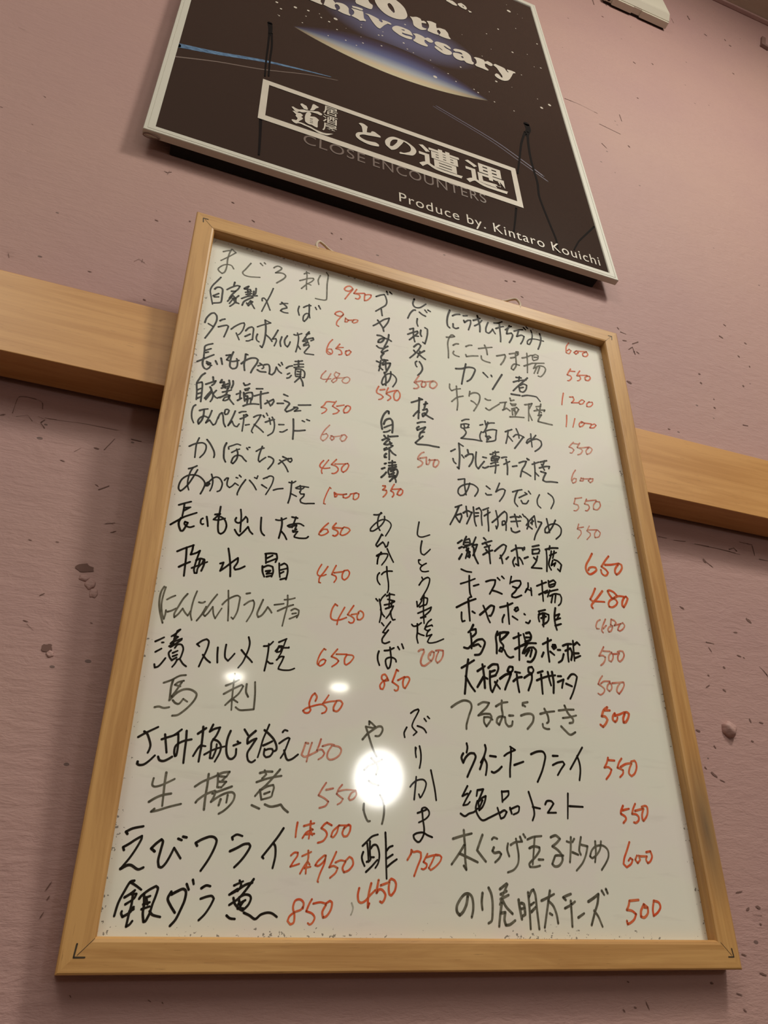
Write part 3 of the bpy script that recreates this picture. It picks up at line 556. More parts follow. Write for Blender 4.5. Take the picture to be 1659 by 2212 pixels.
p850b r 12.2|1336 334 1339 364 1316 382 1286 374 1275 337 1286 300 1284 259 1264 248 1246 266 1257 292 1289 314 1323 326 1335 341;1390 384 1374 357 1358 319 1394 308 1412 286 1401 260 1384 249 1371 256;1400 361 1444 369 1479 362;1480 355 1459 317 1465 287 1487 295 1512 329 1519 367 1505 378 1479 362
goya k 18.2|1760 5562 1806 5598 1843 5618 1858 5590 1869 5534 1858 5484 1818 5437 1757 5370;1868 5668 1879 5631;1900 5672 1921 5653;1813 5416 1818 5372 1823 5335;1734 5177 1783 5226 1839 5289 1895 5327 1879 5264 1839 5187;1778 5262 1803 5226 1829 5184 1839 5143;1775 5072 1809 5077 1844 5064 1835 5029 1810 4997 1785 4989 1790 5015 1815 5042 1844 5057 1884 5058 1915 5043;1890 5116 1884 5064 1865 5002 1845 4953;1771 4941 1795 4925 1835 4931 1880 4970;1880 4970 1845 4934 1815 4883;1880 4921 1845 4892 1820 4872 1840 4872;1840 4872 1816 4828 1816 4805 1831 4785 1860 4788;1772 4757 1797 4752;1811 4774 1807 4714 1793 4651;1797 4699 1831 4674;1811 4751 1797 4699;1855 4788 1826 4749;1840 4795 1880 4801;1860 4795 1860 4730 1865 4678;1831 4733 1870 4762 1904 4773 1899 4742 1885 4708 1865 4661 1846 4637;1846 4649 1861 4595 1861 4503;1909 4674 1909 4627 1890 4563 1861 4526 1832 4500 1822 4520 1832 4569 1851 4609 1880 4641 1914 4651 1943 4637 1963 4607 1958 4565 1928 4505
p550c r 15.6|1794 4472 1775 4421 1780 4394 1818 4383 1837 4365 1818 4338 1795 4326;1808 4436 1851 4454;1885 4481 1870 4437 1866 4407 1899 4394 1909 4374 1894 4353 1880 4338;1870 4420 1914 4449 1962 4474;1967 4475 1943 4434 1938 4393 1947 4362 1971 4363 1995 4404 1996 4449 1977 4478
reba k 18.3|2159 5671 2142 5610 2152 5574 2179 5563 2216 5576 2249 5608 2282 5646;2167 5526 2146 5518 2113 5467 2086 5392;2209 5513 2241 5491 2273 5482;2269 5561 2290 5535;2302 5572 2328 5561;2186 5420 2180 5365 2190 5323;2105 5256 2142 5281;2142 5281 2141 5217 2145 5161 2154 5113;2083 5185 2125 5218 2183 5256 2188 5239 2161 5198 2135 5164;2140 5172 2098 5120;2151 5188 2192 5195;2220 5281 2214 5234 2224 5205;2263 5328 2289 5317 2288 5258 2276 5190 2258 5121 2238 5134;2143 5047 2175 5088 2195 5101 2216 5083 2194 5032 2157 4971 2100 4898;2142 5003 2157 4983;2204 5010 2193 4970 2176 4928;2251 5031 2203 4985;2183 4979 2223 4948 2258 4928;2170 4878 2155 4861 2159 4826 2169 4811;2196 4880 2216 4849 2225 4803 2208 4756 2177 4711
p500b l 15.5|2187 4708 2161 4659 2140 4618 2170 4603 2184 4578 2164 4555 2134 4546;2156 4628 2216 4657 2246 4654 2338 4693;2221 4647 2210 4614 2214 4586 2240 4594 2256 4628 2246 4654 2221 4647;2328 4690 2297 4651 2295 4609 2325 4600 2357 4633 2368 4666 2348 4690 2307 4672
edamame k 18.6|2107 4378 2156 4408 2186 4428 2216 4442 2182 4450 2186 4417;2186 4434 2179 4335 2172 4216;2179 4307 2149 4271 2124 4231;2169 4299 2183 4286;2250 4423 2239 4374 2228 4326;2230 4389 2265 4410;2218 4323 2258 4345 2262 4324 2242 4279 2216 4250 2212 4277 2237 4295;2237 4283 2271 4264 2314 4248;2161 4163 2200 4185 2239 4195;2175 4128 2155 4107 2160 4086 2194 4111 2238 4139 2223 4108 2188 4066 2227 4082;2188 4066 2177 4026 2182 4000;2211 4034 2177 3993 2138 3946 2157 3935 2209 3943 2262 3950 2305 3950 2363 3953
p500c l 15.3|2217 3865 2193 3849 2163 3805 2158 3778 2186 3769 2204 3752 2190 3723 2156 3695;2177 3793 2239 3818;2239 3818 2238 3781 2237 3745 2256 3749 2271 3784 2267 3804;2262 3792 2344 3816;2320 3811 2304 3770 2303 3739 2322 3733 2347 3765 2357 3799 2344 3816 2310 3803
hakusai k 18.2|1890 4196 1890 4218 1876 4220 1847 4179 1829 4131 1820 4080 1829 4013;1843 4070 1857 4111 1880 4134 1904 4145 1923 4123 1927 4070 1922 3999;1848 4034 1880 4058 1922 4085;1843 3985 1876 3998 1904 4021;1830 3897 1871 3928;1848 3949 1867 3927;1885 3958 1880 3920;1899 3951 1974 3975;1894 3923 1867 3890 1848 3860 1876 3861 1917 3887;1899 3898 1908 3864 1927 3863 1894 3829 1849 3797;1849 3808 1871 3829;1894 3834 1894 3772 1894 3711;1867 3766 1853 3747 1853 3727 1867 3730;1899 3815 1926 3785 1954 3771;1854 3661 1867 3669;1827 3604 1854 3621;1823 3519 1849 3550 1867 3579;1890 3679 1949 3698;1922 3707 1921 3651;1890 3649 1958 3675;1890 3624 1958 3655;1890 3614 1885 3588 1894 3560;1894 3615 1935 3629 1962 3630 1971 3607 1962 3570 1948 3542;1908 3598 1944 3621;1908 3568 1939 3590;1894 3540 1948 3562;1944 3561 1921 3526 1899 3496;1939 3545 1953 3518 1953 3498;1930 3618 1930 3548
p350 r 14.3|1837 3439 1859 3443 1859 3429 1837 3400 1868 3402 1872 3383 1859 3356 1841 3333;1939 3476 1917 3432 1908 3405 1930 3395 1934 3372 1921 3350;1917 3422 1997 3444;1997 3444 1975 3415 1965 3384 1988 3379 2010 3403 2015 3433 1997 3444
ankake k 13.8|1762 3149 1800 3157 1829 3178;1824 3182 1805 3147 1796 3104 1796 3053 1815 3016;1853 3152 1853 3116 1829 3070 1796 3033 1759 3001 1735 2996 1735 3016 1758 3051 1791 3088 1829 3116 1862 3123 1896 3109 1911 3081 1896 3037 1863 2975;1839 2976 1830 2984 1806 2929 1783 2881 1793 2867 1821 2897 1839 2916 1854 2898 1863 2875 1877 2888 1887 2924;1789 2788 1830 2820;1826 2824 1807 2787 1798 2756 1794 2717;1789 2783 1835 2811 1877 2819 1882 2805 1863 2762 1831 2713;1877 2863 1901 2808 1929 2754;1813 2643 1799 2622 1795 2588 1804 2562 1818 2545;1831 2632 1850 2654 1882 2669 1919 2675;1873 2706 1877 2640 1887 2570 1887 2514 1878 2485;1787 2422 1801 2406;1864 2471 1837 2439 1823 2409;1814 2422 1824 2368 1829 2319 1824 2274 1816 2237;1824 2341 1838 2307 1856 2287;1873 2458 1905 2477 1937 2477;1896 2485 1896 2425 1891 2360;1882 2432 1937 2426;1855 2382 1896 2397 1937 2422;1919 2428 1910 2381;1864 2352 1900 2371 1928 2384 1914 2350 1891 2306 1869 2276;1905 2339 1909 2299 1923 2270 1941 2277;1833 2235 1851 2215;1905 2254 1874 2210 1843 2161 1865 2160 1887 2185;1887 2185 1860 2146 1838 2109 1839 2083 1861 2077 1896 2094;1813 2011 1804 1980 1805 1942 1818 1906;1856 2021 1891 2029 1931 2051;1900 2052 1905 2009 1909 1963 1904 1925 1896 1898 1883 1888 1870 1912 1865 1945 1874 1963 1900 1975 1926 1974 1944 1963 1948 1947;1962 2064 1975 2044;1994 2090 2007 2057
p850c r 14.4|1861 1795 1887 1802 1874 1829 1861 1844 1840 1834 1836 1809 1853 1790 1857 1762 1845 1732 1827 1734 1823 1758 1840 1784 1866 1804 1879 1817;1965 1881 1952 1888 1935 1840 1917 1793 1943 1779 1965 1765 1960 1740 1943 1730 1934 1737;1961 1810 2009 1840;2013 1841 2000 1802 2004 1765 2017 1758 2039 1794 2053 1828 2040 1844 2009 1836
shishito k 13.5|2156 3159 2145 3100 2139 3042 2153 3024 2182 3025 2217 3041 2248 3057;2177 2988 2165 2920 2169 2875 2193 2864 2218 2889 2249 2925;2158 2814 2144 2811 2148 2782 2176 2767;2211 2793 2176 2767 2157 2739 2170 2717 2199 2717 2228 2727;2169 2664 2178 2646;2144 2592 2168 2630 2198 2659 2222 2672 2236 2660 2230 2621 2210 2569 2170 2497 2155 2471;2122 2450 2126 2408 2145 2430 2165 2465;2160 2474 2184 2492 2212 2491 2212 2472 2201 2438 2173 2425;2144 2407 2178 2430;2184 2511 2178 2439 2176 2365 2179 2279;2129 2354 2172 2378 2215 2403 2243 2421 2233 2392 2199 2355 2157 2321;2152 2320 2194 2335;2077 2256 2091 2244 2123 2253 2156 2280;2123 2266 2122 2203 2116 2158 2125 2115;2122 2194 2149 2185 2176 2180;2240 2319 2216 2298 2202 2277 2187 2248 2215 2261 2244 2274 2248 2266;2197 2259 2182 2234 2205 2224 2228 2236 2205 2210 2195 2177 2213 2184 2241 2197 2217 2163 2203 2134 2216 2127 2244 2131 2281 2144 2338 2174
p200 l 13.8|2128 2050 2146 2065 2169 2068 2173 2051 2154 2010 2144 1970 2152 1945 2175 1944 2202 1964 2230 1989;2226 1988 2208 2008 2214 2039 2237 2064 2255 2057 2250 2022 2230 1985;2232 2059 2222 2031;2269 2072 2302 2081 2330 2080 2328 2044 2308 2003 2280 1978 2267 1998 2278 2038 2292 2066
yasaisu g 14.0|1698 1367 1732 1407 1771 1437 1810 1464 1835 1466 1845 1448 1835 1420 1816 1400 1791 1398;1746 1472 1745 1495 1765 1483 1790 1462 1776 1452 1746 1454 1721 1456;1721 1456 1737 1412 1762 1341 1782 1293 1802 1259;1712 1165 1749 1198 1797 1219 1841 1244;1763 1247 1797 1219 1812 1185 1798 1140;1746 1098 1775 1083 1818 1073;1828 1013 1847 981 1857 939;1715 952 1711 911;1715 952 1716 906 1731 866 1745 846 1759 847;1857 947 1857 905 1852 868 1843 834
su k 13.3|1711 696 1738 721 1774 754 1815 768;1716 660 1707 633 1712 606 1726 579;1742 713 1748 666 1753 603;1761 726 1761 662 1766 619;1789 632 1766 631;1740 603 1762 611;1766 682 1784 703 1807 703 1821 676 1826 637 1817 597 1799 570;1736 545 1772 576 1812 617;1867 782 1871 702 1872 619 1876 510;1876 674 1895 695 1918 704;1876 627 1918 652;1876 576 1913 604 1946 625
p450e r 13.7|1693 452 1685 415 1690 381 1708 371 1734 382 1765 413 1800 443;1773 481 1760 435 1752 390 1752 345 1761 368;1822 501 1813 459 1809 428 1827 448 1849 444 1868 418 1859 388 1845 373 1832 380;1836 471 1895 491;1895 491 1890 457 1895 423 1908 415 1931 442 1940 477 1931 500 1908 511 1895 499
burikama k 12.5|2058 1581 2085 1602 2116 1615 2121 1606 2100 1565 2078 1525 2067 1491 2082 1469 2103 1452 2076 1427;2026 1478 2006 1439 2010 1407;2108 1495 2139 1488 2160 1476 2175 1454;2162 1552 2177 1534;2188 1569 2203 1556;2090 1345 2090 1308 2094 1277;2121 1356 2130 1311 2129 1257 2118 1207;2095 1341 2090 1317;2046 1078 2061 1097 2091 1121 2126 1132 2151 1129 2165 1108 2154 1068 2129 1023 2118 1013 2109 1035;2092 1147 2085 1085 2074 998;2203 1199 2216 1138 2229 1072 2237 1003;2097 914 2136 928 2161 938;2126 928 2132 945 2156 951 2180 931 2180 905 2154 879 2105 855;2131 937 2135 878 2143 819 2137 778 2112 740 2093 735 2070 754 2065 775 2089 788 2133 794 2166 779 2200 768
p750 r 12.5|2020 624 2044 660 2049 685 2063 673 2092 678 2116 671 2115 639 2090 586 2066 531;2054 681 2044 656;2163 665 2143 632 2133 616 2157 604 2152 584 2132 572 2118 575;2153 644 2206 658 2240 659;2211 650 2191 613 2170 581 2184 569 2218 590 2253 623 2264 648 2250 660 2221 663
smear s 9.0|1645 369 1655 346 1651 323 1642 304
nirakimuchi k 19.4|2541 5651 2516 5570 2505 5495 2510 5435 2531 5415;2568 5588 2606 5619 2651 5635;2570 5482 2568 5437 2597 5428 2627 5447;2688 5629 2733 5645;2692 5567 2698 5542 2737 5583 2768 5593 2765 5547 2737 5457;2798 5603 2853 5640 2876 5657;2848 5684 2859 5615 2869 5546 2864 5472;2809 5534 2856 5577 2898 5637;2966 5632 2937 5550 2933 5495 2963 5487 2995 5524 3013 5557 3026 5525 3039 5503;3035 5647 3082 5662 3131 5697;3053 5579 3101 5614 3142 5636;3097 5649 3097 5558 3097 5468 3092 5413;3161 5597 3212 5651 3237 5668;3214 5670 3185 5605 3172 5546 3229 5574 3242 5551 3221 5490 3193 5436;3263 5612 3329 5653 3370 5666;3321 5650 3299 5578 3288 5548 3346 5585 3376 5576 3355 5515 3326 5460;3381 5697 3402 5677;3414 5718 3428 5704;3466 5689 3476 5627 3459 5548 3429 5484 3406 5486 3410 5523 3445 5562 3510 5583 3606 5586;3568 5676 3577 5614 3560 5535 3527 5452
takosatsuma g 17.8|2489 5280 2533 5294 2577 5317 2563 5330 2541 5323 2518 5280 2500 5206 2503 5105 2500 5020;2557 5198 2587 5225 2616 5234;2561 5123 2552 5095 2573 5076 2615 5072;2695 5225 2733 5254 2763 5263;2689 5120 2695 5097 2747 5121 2821 5144;2834 5243 2903 5273 2987 5308;2905 5309 2923 5254 2927 5194;2858 5156 2862 5114 2898 5100 2949 5098;3031 5209 3078 5232 3125 5255 3130 5231 3102 5162 3068 5108;3179 5281 3235 5307 3283 5331;3190 5232 3238 5255;3273 5310 3260 5333 3284 5340 3280 5304 3247 5276;3250 5303 3249 5215 3242 5144 3207 5082 3185 5093 3196 5130 3229 5166 3282 5165;3323 5273 3371 5297 3430 5341;3385 5354 3381 5247 3372 5157 3366 5095;3336 5172 3434 5237;3446 5346 3447 5285;3445 5337 3487 5368 3517 5359 3504 5311 3454 5278;3467 5326 3499 5336;3434 5237 3506 5259 3578 5281;3482 5251 3442 5170;3459 5183 3510 5225 3565 5233 3585 5204 3562 5145 3517 5088 3487 5088;3484 5199 3443 5109;3516 5209 3483 5121
p600b r 16.1|3917 5660 3879 5595 3868 5512 3903 5510 3933 5559 3911 5572 3884 5543;3993 5571 3966 5543 3987 5529 4021 5560 4006 5582 3980 5560;4018 5579 4129 5607;4129 5607 4075 5563 4076 5530 4112 5535 4141 5571 4128 5600 4095 5583
katsuni k 19.4|2571 4909 2635 4928 2701 4965 2759 4974 2779 4955 2753 4881 2721 4822 2684 4787;2682 5001 2663 4920 2644 4833 2625 4738;2865 4947 2912 4903;2951 4939 2957 4924;3071 4983 3011 4874 2953 4767;3228 4995 3288 5005;3267 5015 3253 4952;3192 4926 3254 4961 3340 4994;3358 5025 3299 4957 3232 4879 3181 4815;3264 4905 3304 4933 3340 4927 3327 4873 3293 4830 3256 4828;3253 4869 3299 4890;3248 4892 3256 4828;3155 4767 3199 4771 3251 4777;3273 4775 3335 4801 3433 4811 3453 4792 3473 4765
p550d r 15.7|3891 5299 3854 5237 3839 5207 3878 5206 3886 5176 3852 5135 3834 5130;3870 5267 3941 5281;4002 5306 3972 5259 3956 5229 3991 5233 3998 5203 3971 5170 3953 5164;3981 5242 4084 5273;4089 5268 4055 5232 4056 5201 4091 5205 4121 5245 4113 5268 4076 5258
gyutan g 16.8|2499 4702 2497 4653 2516 4627 2552 4653 2608 4677;2568 4697 2569 4587 2572 4494 2561 4414;2511 4500 2568 4563 2632 4596;2706 4673 2695 4614;2704 4640 2747 4668 2790 4672 2809 4646 2798 4579 2765 4507 2734 4452;2713 4564 2740 4555 2767 4531;2864 4629 2892 4621 2921 4629;2863 4518 2897 4504 2935 4538 3011 4606;3020 4624 3094 4653;3079 4640 3057 4555;3042 4543 3088 4579 3122 4556;3136 4712 3140 4681 3178 4700;3144 4642 3196 4656;3137 4648 3150 4628 3187 4638;3146 4587 3147 4515;3153 4589 3199 4617 3219 4598 3184 4533;3159 4574 3187 4558;3176 4595 3175 4507;3115 4483 3174 4499 3269 4516;3293 4675 3354 4699;3339 4695 3329 4604 3317 4489;3339 4695 3378 4714 3340 4639;3328 4587 3356 4507;3419 4685 3474 4708;3476 4733 3451 4636 3437 4585;3391 4628 3445 4651 3514 4670 3504 4651;3424 4662 3472 4626;3430 4583 3469 4601 3433 4543 3422 4509 3480 4508 3577 4509
p1200 r 15.2|3759 4948 3738 4869 3722 4793;3828 4918 3868 4930 3875 4895 3840 4849 3928 4873;3969 4921 3935 4887 3937 4857 3973 4873 4001 4912 3980 4924;4059 4921 4026 4888 4020 4850 4061 4861 4096 4901 4094 4925 4047 4912
mamenae k 16.1|2603 4303 2641 4329 2678 4339;2593 4260 2591 4227 2606 4222 2673 4248;2593 4260 2638 4279 2675 4281 2658 4244;2623 4267 2628 4236;2620 4218 2640 4183 2616 4136 2585 4105 2650 4113 2724 4123 2790 4124;2787 4302 2818 4318;2843 4366 2854 4302;2848 4326 2895 4354 2941 4366;2873 4357 2853 4294 2827 4238;2797 4230 2779 4185 2783 4138 2797 4125;2811 4226 2866 4264 2920 4286 2958 4288 2945 4219 2933 4167 2842 4128;2842 4234 2846 4186 2876 4202 2890 4189 2851 4163 2850 4138;2839 4192 2866 4158;3049 4294 3122 4338;3082 4319 3067 4241 3045 4162;3076 4252 3117 4204;3170 4358 3188 4305 3191 4256;3130 4257 3163 4290 3210 4293 3247 4278;3240 4284 3194 4215 3133 4127;3271 4218 3315 4261 3380 4294 3426 4281 3429 4240 3400 4192 3349 4146;3323 4339 3322 4255 3322 4189;3377 4335 3331 4274 3280 4228 3264 4224 3284 4262 3317 4287
p1100 r 14.9|3761 4673 3751 4600 3736 4527;3852 4656 3833 4598 3814 4541;3927 4640 3894 4602 3895 4567 3931 4588 3958 4625 3938 4637 3925 4622;3948 4628 4039 4640;4037 4627 4014 4586 4060 4598 4094 4636 4079 4650 4037 4627
horenso k 16.8|2477 3937 2521 3971;2560 4043 2563 3950 2558 3864 2547 3770 2533 3782;2560 4043 2602 4022;2495 3864 2501 3835 2521 3817;2583 3923 2603 3897;2644 3993 2649 3963;2618 3916 2655 3949 2692 3957 2697 3927 2679 3869 2648 3816;2730 3990 2718 3909 2720 3840 2740 3814 2764 3850 2804 3906;2793 3950 2829 3951;2785 3839 2806 3837 2844 3861;2869 3999 2899 4007;2890 3981 2920 3996;2924 4044 2927 3990;2900 4023 2961 4045;2881 3963 2879 3931 2939 3953;2889 3973 2942 3993 2964 3990 2938 3945;2895 3958 2940 3969;2859 3864 2904 3882 2949 3901;2916 3948 2918 3878 2905 3805;2869 3897 2915 3924 2944 3931;2986 3988 3017 4003 3040 4008;3002 3921 3034 3944 3066 3967;3030 3982 3038 3905 3030 3818;3091 3918 3137 3936;3163 3974 3211 4001 3242 4008 3223 3964 3186 3900 3164 3825;3185 3892 3229 3878 3272 3857;3253 4043 3260 4028;3268 4038 3275 4032;3301 3990 3374 4031;3327 4020 3325 3932 3314 3827;3323 3907 3357 3876;3390 4035 3463 4068;3440 4062 3418 4009;3375 3967 3440 3998 3487 4009 3476 3982;3403 4013 3427 3955;3386 3930 3439 3926 3410 3872 3398 3838 3428 3829 3482 3841 3552 3848
p550e l 14.4|3794 4359 3756 4316 3736 4288 3768 4285 3787 4267 3760 4227 3738 4222;3781 4344 3852 4350;3865 4365 3838 4324 3830 4306 3872 4299 3885 4280 3858 4240 3823 4220;3857 4307 3971 4346;3958 4331 3925 4289 3930 4251 3972 4278 4001 4324 3982 4342 3947 4328
akouda k 15.3|2534 3655 2591 3675;2598 3676 2594 3608 2598 3558 2603 3515;2645 3642 2620 3570 2582 3510 2547 3496 2527 3521 2536 3566 2573 3604 2630 3631 2679 3634 2720 3606 2717 3569 2686 3518;2807 3647 2841 3625;2795 3570 2808 3558 2851 3568;2941 3707 2923 3665 2897 3607 2935 3638 2973 3653 2993 3643 2975 3594 2950 3551 2926 3517;3066 3643 3120 3670 3165 3687;3120 3670 3091 3603 3078 3541 3104 3502;3127 3596 3174 3628 3213 3652;3146 3570 3158 3543 3196 3550 3221 3586;3192 3663 3207 3658;3232 3686 3251 3660;3342 3672 3313 3612 3314 3560 3341 3535;3436 3707 3478 3677 3486 3626 3447 3549
p600c l 13.9|3770 4033 3736 3982 3711 3913 3722 3878 3756 3902 3766 3936 3740 3935 3715 3903;3822 3959 3806 3923 3839 3931 3849 3959 3821 3953;3837 3951 3957 3978;3925 3976 3899 3944 3918 3927 3949 3955 3952 3977 3913 3968
sunagimo k 15.9|2493 3369 2555 3404;2527 3384 2496 3306 2437 3190;2488 3284 2520 3234;2502 3294 2544 3316 2549 3289 2526 3228;2596 3398 2600 3341 2604 3300;2565 3327 2608 3357 2648 3344;2648 3351 2625 3297 2593 3228;2665 3405 2668 3334 2670 3264 2681 3224;2692 3389 2721 3409 2740 3377 2736 3319 2737 3241;2683 3351 2711 3357;2673 3314 2709 3328;2755 3394 2813 3428;2765 3339 2824 3387;2804 3404 2798 3317 2799 3239 2796 3197;2882 3413 2891 3350 2892 3278 2875 3233 2870 3260;2837 3289 2883 3334 2937 3395 2967 3423 2987 3405 2982 3339 2964 3300 2934 3280 2937 3316 2959 3327 2971 3294 2966 3236;3020 3375 3064 3391 3108 3393;3023 3333 3119 3358;3066 3413 3076 3357 3084 3294;3018 3267 3022 3240 3057 3232 3101 3255;3116 3409 3129 3397;3147 3430 3160 3410;3167 3412 3187 3394;3173 3326 3215 3385 3264 3438 3268 3402 3269 3352 3273 3323;3193 3388 3195 3337 3176 3290;3194 3323 3228 3300;3219 3356 3251 3384;3238 3396 3232 3344;3295 3386 3331 3386;3331 3378 3294 3313 3258 3249 3238 3195;3388 3433 3396 3369 3402 3297;3478 3436 3439 3363 3387 3294 3357 3289 3361 3326 3403 3370 3458 3395 3502 3389 3527 3357 3512 3296 3461 3243
p550f l 13.6|3725 3717 3700 3651 3741 3649 3747 3619 3716 3583 3690 3578;3719 3711 3795 3737;3846 3732 3817 3675 3858 3673 3864 3643 3837 3607 3816 3603;3837 3710 3952 3744;3956 3735 3917 3685 3909 3637 3952 3641 3991 3690 3987 3731 3944 3727
p550g l 11.2|3721 3444 3699 3390 3733 3382 3733 3348 3689 3291;3705 3401 3769 3423;3833 3446 3799 3390 3832 3371 3828 3346 3786 3299;3806 3401 3911 3421;3911 3421 3878 3375 3877 3335 3921 3353 3943 3397 3921 3418
gekikara k 17.3|2499 3027 2540 3062;2509 2982 2537 3001;2504 2882 2533 2933;2582 3104 2560 3059 2551 3023;2567 3067 2608 3088 2613 3062 2605 3033 2564 3019;2566 3046 2599 3053;2550 2996 2632 3045;2578 3022 2582 2982 2608 2966 2585 2916;2596 2998 2564 2899;2575 2974 2606 2939 2598 2911;2670 3114 2647 3061 2631 3018;2638 3033 2679 3047 2655 2982 2633 2937;2644 3013 2646 2940 2663 2896 2675 2872;2745 3121 2764 3104;2728 3062 2770 3084 2819 3107;2756 3081 2781 3045;2746 3032 2802 3062;2728 2961 2777 2997 2819 3018;2758 3013 2789 2978;2788 3046 2788 2965 2790 2891;2840 3014 2884 3057 2928 3092 2955 3083 2937 3032 2906 2985 2882 2954;2892 2983 2902 2944 2906 2911;2944 2958 2967 2983;3000 3043 3059 3081 3116 3092;3048 3107 3054 3025 3057 2917 3031 2926;3029 2987 3005 2942 3015 2903;3072 2994 3090 2970 3101 2938;3109 3090 3114 3070;3131 3101 3129 3080;3121 2996 3158 3016;3211 3123 3278 3149;3208 3094 3204 3052 3270 3070;3216 3095 3274 3113 3279 3093 3254 3061;3214 3019 3240 2996;3252 3039 3231 2981 3182 2918 3282 2928;3388 3162 3376 3124;3339 3118 3400 3143 3467 3155;3347 3119 3344 3035 3329 2908;3397 3114 3382 3055 3363 3010 3357 2968 3374 2930;3377 3068 3447 3109;3426 3119 3403 3045;3416 3033 3451 3025 3483 2996 3471 2960 3460 2930 3441 2948;3400 3024 3379 2972 3427 3007 3408 2970
p650d r 20.1|3817 3163 3781 3104 3745 3050 3730 3008 3738 2971 3762 2953 3796 2968 3839 3005 3834 3030 3801 3029 3767 3014 3754 2991;3991 3167 3950 3120 3897 3049 3935 3030 3959 3003 3940 2974 3915 2966 3891 2983 3887 3017;3938 3074 4000 3085 4085 3112;4078 3098 4042 3052 4035 3016 4046 2996 4078 3019 4115 3069 4117 3104 4090 3113
cheese k 16.1|2519 2793 2564 2781 2610 2782;2506 2662 2572 2692 2639 2728;2588 2746 2584 2668 2586 2592 2597 2562 2577 2553;2622 2661 2669 2682;2737 2718 2785 2739 2825 2746 2816 2705 2785 2649 2763 2613;2785 2649 2831 2643 2876 2631;2847 2769 2866 2752;2889 2789 2908 2772;2978 2803 2968 2769 2959 2734;2974 2750 3016 2770 3058 2777 3062 2751 3030 2707 2997 2708;2984 2712 3024 2706 3000 2669 2970 2639 2968 2619 3002 2618 3058 2646;3132 2769 3128 2729 3096 2678 3113 2713 3159 2701;3155 2726 3155 2661;3214 2755 3272 2785 3310 2804;3268 2811 3264 2710 3261 2625;3226 2678 3315 2732;3333 2821 3333 2768;3338 2809 3384 2836 3403 2819 3384 2782 3340 2762;3342 2782 3387 2803;3284 2700 3350 2730 3416 2754;3336 2735 3308 2671;3330 2681 3382 2709 3432 2710 3442 2678 3428 2631 3404 2607;3359 2692 3337 2623;3388 2697 3372 2629
p480b r 19.6|3796 2823 3764 2764 3730 2713 3750 2700 3809 2704 3873 2710;3867 2809 3805 2737 3746 2675 3734 2652 3744 2633;3958 2756 3936 2786 3923 2818 3943 2829 3982 2819 4014 2790 3972 2758 3931 2731 3912 2699 3916 2671 3948 2672 3989 2698 4008 2726 3993 2749 3958 2756;3982 2764 4032 2788 4102 2791;4087 2784 4061 2742 4054 2704 4065 2689 4095 2727 4123 2777 4108 2796
hoyaponzu k 17.4|2460 2452 2550 2508 2634 2550;2567 2539 2569 2454 2571 2355;2502 2416 2499 2366 2505 2339 2527 2349;2598 2437 2619 2426;2698 2501 2717 2454 2735 2393 2748 2366;2663 2418 2710 2460 2766 2512 2796 2509 2786 2471 2760 2425 2745 2422;2849 2509 2912 2533 2968 2563;2921 2557 2921 2469 2921 2376;2882 2449 2863 2411 2861 2382;2957 2446 2979 2434 3001 2423;2987 2522 3011 2533 3017 2512 2992 2494 2978 2506 2994 2516;3068 2483 3075 2477;3076 2412 3099 2408 3117 2432;3205 2525 3238 2537 3271 2549;3211 2511 3199 2473 3203 2437;3202 2495 3251 2517 3298 2509 3292 2464 3265 2431;3243 2516 3237 2398;3222 2469 3272 2490;3231 2412 3274 2439;3257 2503 3241 2428;3370 2579 3352 2502 3352 2436 3361 2386;3361 2510 3404 2531 3374 2483;3357 2473 3407 2495;3350 2421 3408 2444
p480c l 14.4|3800 2536 3770 2516 3750 2473 3755 2450 3777 2453;3855 2548 3817 2483 3802 2441 3812 2422;3818 2459 3854 2492;3914 2556 3901 2506 3918 2496 3884 2484 3866 2457 3872 2438 3896 2449 3915 2484;3914 2556 3945 2548 3959 2530 3937 2503 4004 2528;3999 2524 3974 2488 3966 2467 3988 2462 4024 2487 4043 2518 4029 2540 4004 2528
torikawa k 18.8|2598 2324 2574 2279 2551 2256;2581 2280 2618 2292 2616 2257 2585 2226;2572 2252 2575 2184 2572 2129;2508 2128 2543 2126 2581 2164 2627 2204 2671 2217 2691 2192 2673 2142 2641 2091 2597 2079;2588 2151 2632 2171 2652 2153;2809 2297 2791 2253 2793 2184 2788 2116;2800 2268 2854 2296 2907 2303 2873 2264 2834 2231;2831 2293 2826 2223 2852 2185 2833 2135 2811 2139 2828 2168 2856 2151 2875 2113 2903 2096 2934 2106;2948 2260 3019 2297;2998 2309 2994 2196 2984 2085;2954 2171 3058 2232;3043 2308 3053 2260;3067 2318 3099 2329 3111 2302 3099 2266 3052 2245;3063 2282 3102 2287;3018 2206 3081 2235 3151 2244;3073 2234 3029 2166 3019 2144;3034 2146 3077 2193 3124 2206 3144 2180 3122 2122 3088 2084 3058 2081;3083 2180 3047 2127;3106 2183 3085 2125;3212 2245 3262 2273 3295 2291;3265 2301 3255 2215 3257 2104;3212 2175 3192 2138;3275 2190 3310 2166;3305 2250 3329 2253 3334 2232 3309 2215 3296 2235 3319 2238;3347 2213 3371 2216;3398 2184 3376 2132 3342 2108;3400 2255 3441 2274 3482 2280;3449 2268 3439 2196 3437 2126;3418 2215 3469 2242 3479 2201 3463 2143;3502 2311 3497 2217 3494 2140;3505 2275 3540 2302 3562 2283;3503 2204 3543 2209;3497 2161 3556 2189
p500d l 14.9|3795 2295 3767 2253 3738 2211 3774 2219 3798 2207 3789 2179 3767 2150 3743 2132;3785 2259 3851 2263;3868 2258 3835 2223 3829 2184 3849 2175 3871 2204 3877 2236 3866 2250;3878 2244 3942 2255;3943 2263 3923 2226 3922 2195 3938 2186 3969 2212 3989 2249 3982 2280 3955 2280 3927 2269
